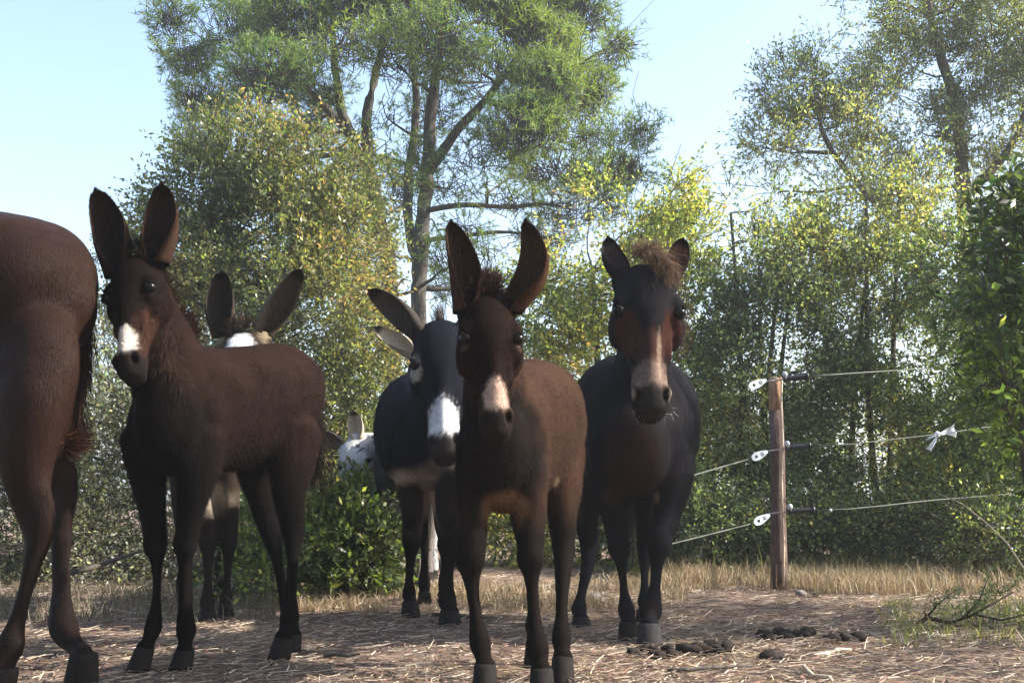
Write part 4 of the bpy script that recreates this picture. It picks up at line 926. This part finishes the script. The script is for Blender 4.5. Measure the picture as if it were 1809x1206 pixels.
mane_strip(big, 'tail_tip', [P(112,768,4.0), P(118,782,4.0)], 350, (1,.0,.05), .08, .003, (.2,.08,.045), 23, spread=.014, droop=.1, jit=.25)

# ------------------------------------------------------------------ fence
BX = P(1376, 1036, 7.56)
post = empty('fence_post', (BX.x, BX.y, 0), 'weathered wooden fence post with a pale cord, holding three electric wires', 'post')
g = Geo()
pz = [(1377,1048,.052),(1376,1000,.05),(1374,900,.046),(1373,800,.043),(1371,725,.042),(1370,700,.041),(1370,668,.04)]
rr = random.Random(3)
pp = [P(a, b, 7.56) for a, b, _ in pz]
rings = []
for i, (p, z) in enumerate(zip(pp, pz)):
    rings.append([p + Vector((math.cos(q), math.sin(q), 0)) * z[2] * (1 + .06 * math.sin(q * 3 + i)) for q in [2 * math.pi * k / 18 for k in range(18)]])
g.ring_loft(rings[:5]); link('post', g.mesh('post'), M['post'], post)
g = Geo()
top = [[p + (q - p) * .97 for q in rg] for p, rg in zip([pp[4], pp[5], pp[6]], rings[4:])]
top[-1] = [q + Vector((0, 0, rr.uniform(-.012, .012))) for q in top[-1]]
g.ring_loft(top); link('bare_top', g.mesh('bare_top'), M['bare_post'], post)['label'] = 'orange brown bare wood at the top of the post'
g = Geo(); g.tube([P(1381, 668, 7.5), P(1380, 720, 7.5), P(1383, 780, 7.49), P(1381, 850, 7.49), P(1382, 900, 7.49), P(1385, 960, 7.49), P(1384, 1036, 7.49)], [.007, .0065, .006, .0075, .006, .008, .007], 6)
link('cord', g.mesh('cord'), M['cord'], post)
def wire(label, y0, hx0, hx1, hy, pts_right, ins, pts_left):
    base = P(1372, y0, 7.5)
    w = empty('fence_wire', base, label, 'wire', 'three electric fence wires on the post')
    g = Geo(); g.tube([P(x, y, d) for x, y, d in pts_right], [.0042] * len(pts_right), 5); link('wire', g.mesh('wire'), M['wire'], w)
    if pts_left:
        g = Geo(); g.tube([P(x, y, d) for x, y, d in pts_left], [.004] * len(pts_left), 5); link('wire', g.mesh('wire'), M['wire'], w)
    g = Geo(); x0, x1 = hx0, hx1; d = 7.47
    a, b = P(x0, hy[0], d), P(x1, hy[1], d)
    nseg = 22
    g.tube([a.lerp(b, k / nseg) for k in range(nseg + 1)], [.016 + .0022 * (k % 2) for k in range(nseg + 1)], 12)
    link('grip', g.mesh('grip'), M['black_plastic'], w)
    g = Geo(); t = (b - a).normalized()
    g.tube([b - t * .003, b + t * .008], [.026, .026], 12); link('collar', g.mesh('collar'), M['black_plastic'], w)
    g = Geo(); g.tube([a - t * .012, a + t * .004], [.022, .022], 12); link('collar', g.mesh('collar'), M['black_plastic'], w)
    g = Geo(); g.blob(a + Vector((-.005, -.02, .025)), Vector((.016, 0, 0)), Vector((0, .014, 0)), Vector((0, 0, .018)), 10, 7)
    link('insulator_cap', g.mesh('insulator_cap'), M['white_plastic'], w)
    g = Geo(); g.tube([P(1352, y0 + 2, 7.47), P(1366, y0, 7.5), P(1380, y0 - 1, 7.5), a], [.005] * 4, 6); link('hook', g.mesh('hook'), M['metal'], w)
    # tear shaped white strain insulator with a hole, left of the post
    (ix0, iy0), (ix1, iy1) = ins; A = P(ix0 + 6, iy0 - 2, 7.42); B = P(ix1, iy1, 7.47); tt = (B - A); Lh = tt.length; tt.normalize()
    up = Vector((0, -1, 0)).cross(tt).normalized(); nrm = Vector((0, -1, 0))
    bm = bmesh.new(); outl = []
    for k in range(28):
        q = 2 * math.pi * k / 28
        u = .5 - .5 * math.cos(q); rw = .025 * (math.sin(math.pi * min(1, u * 1.0)) ** .5) * (1.15 - .75 * u) + .004
        outl.append(A + tt * (Lh * u) + up * (rw * (1 if math.sin(q) >= 0 else -1)))
    hole = [A + tt * (Lh * .28 + .010 * math.cos(2 * math.pi * k / 14)) + up * (.010 * math.sin(2 * math.pi * k / 14)) for k in range(14)]
    for s in (0, 1):
        pass
    def loop(pts, off): 
        vs = [bm.verts.new(p + nrm * off) for p in pts]
        return vs, [bm.edges.new((vs[i], vs[(i + 1) % len(vs)])) for i in range(len(vs))]
    vf, ef = loop(outl, .009); hf, ehf = loop(hole, .009)
    bmesh.ops.triangle_fill(bm, edges=ef + ehf, use_beauty=True)
    vb, eb = loop(outl, -.009); hb, ehb = loop(hole, -.009)
    bmesh.ops.triangle_fill(bm, edges=eb + ehb, use_beauty=True)
    for X1, X2 in ((vf, vb), (hf, hb)):
        for i in range(len(X1)):
            j = (i + 1) % len(X1); bm.faces.new((X1[i], X1[j], X2[j], X2[i]))
    bmesh.ops.recalc_face_normals(bm, faces=bm.faces)
    me = bpy.data.meshes.new('insulator'); bm.to_mesh(me); bm.free()
    ins_o = link('insulator', me, M['white_plastic'], w)
    g = Geo()
    for u in (.62, .72):
        c = A + tt * (Lh * u) + nrm * .011
        g.tube([c + up * .012, c - up * .012], [.002, .002], 5)
    link('insulator_rib', g.mesh('insulator_rib'), M['white_plastic'], w)
    return w
wire('top fence wire with a black grip at the very top of the post', 672, 1387, 1425, (669,665),
     [(1428,665,7.47),(1480,661,7.6),(1540,657,7.8),(1620,652,8.1),(1760,646,8.6),(1900,640,9.1)], ((1317,686),(1354,671)), None)
wire('middle fence wire, the one with the white ribbon knotted on it', 795, 1391, 1429, (791,788),
     [(1431,788,7.47),(1500,785,7.5),(1570,777,7.6),(1656,767,7.7),(1760,752,7.9),(1900,738,8.2)], ((1322,812),(1356,797)), [(1322,811,7.42),(1270,826,7.2),(1215,842,7.0),(1130,866,6.6)])
wire('lowest fence wire, running right towards the dry grass', 906, 1396, 1436, (902,901),
     [(1438,901,7.47),(1500,899,7.5),(1560,893,7.6),(1650,883,7.8),(1740,876,8.0),(1900,862,8.3)], ((1326,926),(1360,909)), [(1326,925,7.42),(1260,942,7.2),(1195,958,7.0),(1120,975,6.7)])
g = Geo(); rr = random.Random(2)
g.blob(P(1467, 901, 7.46), Vector((.011, 0, 0)), Vector((0, .01, 0)), Vector((0, 0, .011)), 8, 6)
link('wire_bead', g.mesh('wire_bead'), M['white_plastic'], [o for o in bpy.data.objects if o.name.startswith('fence_wire')][-1])
# ribbon
K = P(1656, 767, 7.66); rb = empty('ribbon', K, 'white plastic ribbon knotted like a bow on the middle fence wire', 'ribbon')
g = Geo(); g.blob(K, Vector((.018, 0, 0)), Vector((0, .016, 0)), Vector((0, 0, .02)), 10, 7, (1,1,1)); link('knot', g.mesh('knot'), M['ribbon'], rb)
def wing(ends, w0, w1, n=9):
    bm = bmesh.new(); rows = []
    for k in range(n):
        t = k / (n - 1); c = K.lerp(ends[0], t) ; e = K.lerp(ends[1], t)
        row = []
        for j in range(7):
            s = j / 6; p = c.lerp(e, s) + Vector((0, -.018 * math.sin(s * 9 + t * 2) * t - .03 * math.sin(t * 3), .004 * math.sin(s * 12 + 5 * t)))
            row.append(bm.verts.new(p))
        rows.append(row)
    for k in range(n - 1):
        for j in range(6): bm.faces.new((rows[k][j], rows[k][j + 1], rows[k + 1][j + 1], rows[k + 1][j]))
    bmesh.ops.solidify(bm, geom=bm.faces[:], thickness=.002)
    me = bpy.data.meshes.new('tail'); bm.to_mesh(me); bm.free(); me.polygons.foreach_set('use_smooth', [True] * len(me.polygons)); return me
link('ribbon_end', wing((P(1634, 790, 7.62), P(1645, 797, 7.6)), .02, .04), M['ribbon'], rb)
link('ribbon_end', wing((P(1686, 746, 7.6), P(1690, 772, 7.62)), .02, .04), M['ribbon'], rb)
link('ribbon_end', wing((P(1634, 778, 7.66), P(1640, 772, 7.66)), .02, .03), M['ribbon'], rb)

# ------------------------------------------------------------------ ground cover
def blades(name, n, px0, px1, y0, y1, hlo, hhi, pal, seed, lean=.35, width=.004, mask=None):
    r = np.random.default_rng(seed)
    nt_ = max(1, n // 14)
    ty = r.uniform(y0, y1, nt_); tx = (r.uniform(px0, px1, nt_) - 904.5) / 2200 * ty
    if mask is not None:
        k = mask(tx, ty, r); tx, ty = tx[k], ty[k]; nt_ = len(tx)
    i = r.integers(0, nt_, n); x = tx[i] + r.normal(0, .035, n); y = ty[i] + r.normal(0, .035, n)
    th = (r.uniform(.5, 1.2, nt_))[i]
    h = r.uniform(hlo, hhi, n) * th; b = np.stack([x, y, ground_z(x, y) - .005], 1)
    d = r.normal(0, lean, (n, 2)); V = []
    side = unit(np.stack([r.normal(0, 1, n), r.normal(0, 1, n), np.zeros(n)], 1)) * width * .5
    m1 = b + np.stack([d[:, 0] * h * .35, d[:, 1] * h * .35, h * .6], 1); e = b + np.stack([d[:, 0] * h, d[:, 1] * h, h * (1 - .25 * np.linalg.norm(d, axis=1))], 1)
    V = np.stack([b - side, b + side, m1 + side * .8, m1 - side * .8, e], 1).reshape(-1, 3)
    q = np.arange(n)[:, None] * 5
    F = np.concatenate([q + np.array([[0, 1, 2]]), q + np.array([[0, 2, 3]]), q + np.array([[3, 2, 4]])], 0)
    C = np.array(pal)[r.integers(0, len(pal), n)] * np.exp(r.normal(0, .22, (n, 1)))
    return raw_mesh(name, V, F, np.repeat(C, 5, 0))
DRY = [(.36,.28,.18),(.45,.36,.24),(.27,.2,.13),(.22,.19,.10)]
tag(link('dry_grass', blades('dry_grass', 24000, 1150, 1950, 7.2, 9.2, .05, .19, DRY, 51, .5, mask=lambda x, y, r: (np.sin(x * 3.1 + y) + np.sin(x * 7.3) * .6 + r.normal(0, .5, len(x)) + (y - 7.6) * 1.4) > -.2), M['straw']), 'dry golden grass along the foot of the thicket', 'grass', kind='stuff')
tag(link('dry_grass', blades('dry_grass', 9000, 480, 1200, 6.2, 8.2, .03, .11, DRY, 52, .7, mask=lambda x, y, r: np.sin(x * 5 + y * 3) + r.normal(0, .6, len(x)) > -.3), M['straw']), 'flattened dry grass behind the legs of the herd', 'grass', kind='stuff')
tag(link('dry_grass', blades('dry_grass', 4500, -100, 500, 5.6, 7.6, .03, .13, [(.17,.15,.1),(.24,.2,.14),(.12,.12,.07)], 53, .6), M['straw']), 'thin greyish grass under the scrub at left', 'grass', kind='stuff')
tag(link('green_grass', blades('green_grass', 3500, 1120, 1900, 8.1, 9.6, .10, .30, [(.09,.12,.04),(.14,.16,.05),(.22,.2,.09)], 54, .3), M['leaf']), 'tall green grass stems at the foot of the thicket', 'grass', kind='stuff')
tag(link('green_grass', blades('green_grass', 2600, 1560, 1960, 4.6, 6.8, .03, .1, [(.09,.12,.045),(.15,.17,.07),(.28,.24,.14)], 55, .6), M['leaf']), 'sparse green sprouts on the litter at lower right', 'grass', kind='stuff')

# straw and twig litter
def litter(name, n, seed, pal, l0, l1, wd, y0=2.0, y1=9.6, zj=.012, dens=None):
    r = np.random.default_rng(seed)
    y = y0 + (y1 - y0) * r.uniform(0, 1, n) ** 1.5; x = (r.uniform(-500, 2300, n) - 904.5) / 2200 * y
    if dens is not None:
        k = dens(x, y) > r.uniform(0, 1, n); x, y = x[k], y[k]; n = len(x)
    th = r.uniform(0, 2 * math.pi, n); L = r.uniform(l0, l1, n); z = ground_z(x, y) + r.uniform(.001, zj, n)
    bend = r.normal(0, .5, n); W = wd * r.uniform(.5, 1.5, n)
    tilt = r.normal(0, .10, n)
    p = np.stack([x, y, z], 1); ring_ = []
    for k in range(3):
        a = th + bend * (k / 2 - .5)
        s = np.stack([-np.sin(a), np.cos(a), np.zeros(n)], 1) * (W * .5)[:, None] * (1 - .35 * k)
        upz = np.abs(tilt) * L * k / 2
        q = p + np.stack([np.zeros(n), np.zeros(n), upz], 1)
        ring_ += [q - s, q + s + np.array([0, 0, .002])]
        p = p + np.stack([np.cos(a), np.sin(a), np.zeros(n)], 1) * (L / 2)[:, None]
    V = np.stack(ring_, 1).reshape(-1, 3); q = np.arange(n)[:, None] * 6
    F = np.concatenate([q + np.array([[2 * k, 2 * k + 1, 2 * k + 3, 2 * k + 2]]) for k in range(2)], 0)
    C = np.array(pal)[r.integers(0, len(pal), n)] * np.exp(r.normal(0, .3, (n, 1)))
    return raw_mesh(name, V, F, np.repeat(C, 6, 0))
dn = lambda x, y: .35 + .65 * (0.5 + .5 * np.sin(x * 3.1 + 1.4 * np.sin(y * 2.2))) * np.clip((x + 1.6) * .6 + .35, .35, 1)
tag(link('straw_litter', litter('straw_litter', 82000, 61, [(.46,.38,.29),(.36,.29,.22),(.56,.47,.35),(.24,.18,.14),(.35,.29,.23)], .02, .11, .0036, dens=dn), M['straw']), 'straw and dry stalks scattered over the track', 'litter', kind='stuff')
tag(link('bark_litter', litter('bark_litter', 24000, 62, [(.09,.055,.045),(.14,.09,.075),(.06,.045,.04),(.2,.11,.08)], .02, .08, .010, zj=.02), M['straw']), 'reddish bark bits and broken twigs on the track', 'litter', kind='stuff')

# stones, dung, sticks
def lumps(root, part, places, size, mt, seed):
    rr = random.Random(seed)
    for (x, y) in places:
        bm = bmesh.new(); bmesh.ops.create_icosphere(bm, subdivisions=2, radius=1)
        s = size * rr.uniform(.7, 1.25); ph = [rr.uniform(0, 6) for _ in range(3)]
        for v in bm.verts:
            k = 1 + .16 * math.sin(v.co.x * 4 + ph[0]) * math.sin(v.co.y * 5 + ph[1]) + .1 * math.sin(v.co.z * 7 + ph[2])
            v.co = Vector((v.co.x * s * 1.2 * k, v.co.y * s * k, v.co.z * s * .72 * k))
        me = bpy.data.meshes.new(part); bm.to_mesh(me); bm.free(); me.polygons.foreach_set('use_smooth', [True] * len(me.polygons))
        me.materials.append(M[mt])
        o = bpy.data.objects.new(part, me); col.objects.link(o); o.parent = root
        o.location = (x, y, ground_z(root.location.x + x, root.location.y + y) + s * .45); o.rotation_euler = (rr.uniform(-.3, .3), rr.uniform(-.3, .3), rr.uniform(0, 6))
def G0(px, py):
    D = 1210 / (py - 880); p = P(px, py, D); return p.x, p.y
for (px, py, n, sp, sz, lab, sd) in [(1245,1148,16,.075,.034,'largest dark dung heap, right of the raised hoof of the mule',1),(1392,1122,11,.07,.028,'flat dung heap on the track in front of the fence post',2),
        (1488,1128,9,.06,.026,'dung heap on the track right of the one before the post',3),(1366,1163,3,.03,.03,'few dark droppings near the bottom edge under the fence post',4),
        (1160,1150,7,.05,.024,'droppings under the hoof of the mule',5)]:
    x, y = G0(px, py); rr = random.Random(sd * 7); rt_ = empty('dung_pile', (x, y, 0), lab, 'dung', 'dung heaps on the track')
    lumps(rt_, 'dropping', [(rr.gauss(0, sp), rr.gauss(0, sp * .7)) for _ in range(n)], sz, 'dung', sd)
for (px, py, sz, lab, mt) in [(1440,1052,.022,'small brown stone at the sunlit grass edge right of the post','dung'),(1415,1050,.026,'reddish stone at the foot of the fence post','stone'),(1052,1062,.035,'flat pale stone behind the hooves of the mule','stone'),(1545,1048,.02,'dark pebble in the litter left of the ground branch','stone'),(885,1170,.018,'pale pebble between the front hooves of the centre foal','stone')]:
    x, y = G0(px, py); rt_ = empty('stone', (x, y, 0), lab, 'stone'); lumps(rt_, 'rock', [(0, 0)], sz, mt, int(px))
# thorny branch lying on the ground at lower right, with feathery green sprigs
bx, by = G0(1710, 1105)
br = empty('fallen_branch', (bx, by, 0), 'dark thorny branch with feathery green sprigs lying at lower right', 'branch')
g = Geo(); D0 = by
g.tube([P(1580,1119,D0-.1), P(1610,1110,D0-.05), P(1637,1090,D0), P(1680,1100,D0), P(1720,1085,D0), P(1790,1045,D0)], [.004,.008,.01,.008,.006,.004], 6)
g.tube([P(1637,1090,D0), P(1632,1078,D0)], [.006,.002], 5); g.tube([P(1637,1090,D0), P(1655,1068,D0), P(1690,1040,D0+.1)], [.006,.004,.002], 5)
g.tube([P(1637,1090,D0), P(1626,1103,D0), P(1618,1112,D0)], [.006,.004,.002], 5); g.tube([P(1700,1093,D0), P(1730,1060,D0), P(1750,1010,D0+.1)], [.006,.004,.002], 5)
g.tube([P(1720,1085,D0), P(1770,1095,D0-.1), P(1830,1080,D0-.1)], [.006,.004,.002], 5)
link('stem', g.mesh('stem'), M['twig'], br)
r = np.random.default_rng(70); sp_b = []; sp_d = []
for (ax_, ay_, bx_, by_, k) in [(1650,1072,1700,1032,26),(1690,1090,1760,1040,40),(1720,1080,1809,1020,50),(1730,1095,1850,1075,50),(1640,1050,1660,1090,16),(1750,1010,1740,1070,26),(1700,1110,1830,1110,34)]:
    for q in range(k):
        t = q / k; c = P(ax_ + (bx_ - ax_) * t, ay_ + (by_ - ay_) * t, D0 + r.uniform(-.1, .1)); c = Vector(c) + Vector((0, 0, r.normal(0, .008)))
        for s in range(3): sp_b.append(tuple(c + Vector(r.normal(0, .01, 3)))); sp_d.append(tuple(r.normal(0, 1, 3) + np.array([.1, 0, .3])))
sp_b = np.array(sp_b); sp_d = np.array(sp_d); n_ = len(sp_b)
o = link('sprig_leaves', leaves_mesh('sprig_leaves', sp_b, sp_d, r.uniform(.02, .05, n_), np.full(n_, .006), np.array([(.1,.14,.06)]) * np.exp(r.normal(0, .3, (n_, 1)))), M['leaf'], br); tag(o, kind='stuff')
# arching dry stalk at the right edge
st = empty('dry_stalk', P(1820, 1030, 6.3), 'single pale stalk arching over the dry grass at the right edge', 'stalk')
g = Geo(); g.tube([P(1830,1040,6.3), P(1806,1000,6.3), P(1780,960,6.3), P(1745,925,6.3), P(1700,890,6.3), P(1660,872,6.3)], [.006,.0055,.005,.004,.003,.002], 5); link('stem', g.mesh('stem'), M['cord'], st)
# broken sticks on the track
for i, (ax_, ay_, bx_, by_, rd, lab) in enumerate([(760,1085,880,1095,.008,'crooked stick between the legs of the centre foal'),(1415,1180,1470,1206,.007,'pale stick at the bottom edge below the dung'),(560,1158,640,1160,.006,'thin reddish stick right of the hind hoof of the left foal'),
        (1430,1160,1500,1152,.014,'grey flat piece of wood on the track right of the droppings'),(1180,1185,1330,1178,.007,'long reddish stick lying along the bottom edge'),(130,1015,250,975,.013,'dead branch slanting through the scrub at left')]):
    if i == 5: A = P(ax_, ay_, 6.6); B = P(bx_, by_, 6.9)
    else:
        A = Vector((*G0(ax_, ay_), .015)); B = Vector((*G0(bx_, by_), .02))
    rr = random.Random(i); mid = [A.lerp(B, t) + Vector((rr.gauss(0, .01), rr.gauss(0, .01), rr.uniform(0, .01))) for t in (0, .25, .5, .75, 1)]
    g = Geo(); g.tube(mid, [rd, rd * 1.1, rd, rd * .8, rd * .5], 7)
    o = link('stick', g.mesh('stick'), M['cord' if i in (1, 3) else 'bark']); tag(o, lab, 'stick')

# ------------------------------------------------------------------ dusty air
bm = bmesh.new(); bmesh.ops.create_cube(bm, size=1)
for v in bm.verts: v.co = Vector((v.co.x * 3010, v.co.y * 4000 + 900, v.co.z * 21 + 9.5))
me = bpy.data.meshes.new('haze'); bm.to_mesh(me); bm.free()
hm = bpy.data.materials.new('dusty_air'); hm.use_nodes = True; nt = hm.node_tree; nt.nodes.clear()
vo = nt.nodes.new('ShaderNodeVolumePrincipled'); vo.inputs['Density'].default_value = 0.0024; vo.inputs['Color'].default_value = (.9, .93, .95, 1); vo.inputs['Anisotropy'].default_value = .3
ou = nt.nodes.new('ShaderNodeOutputMaterial'); nt.links.new(vo.outputs[0], ou.inputs['Volume'])
tag(link('haze', me, hm), 'thin dusty haze in the air over the track', kind='stuff')
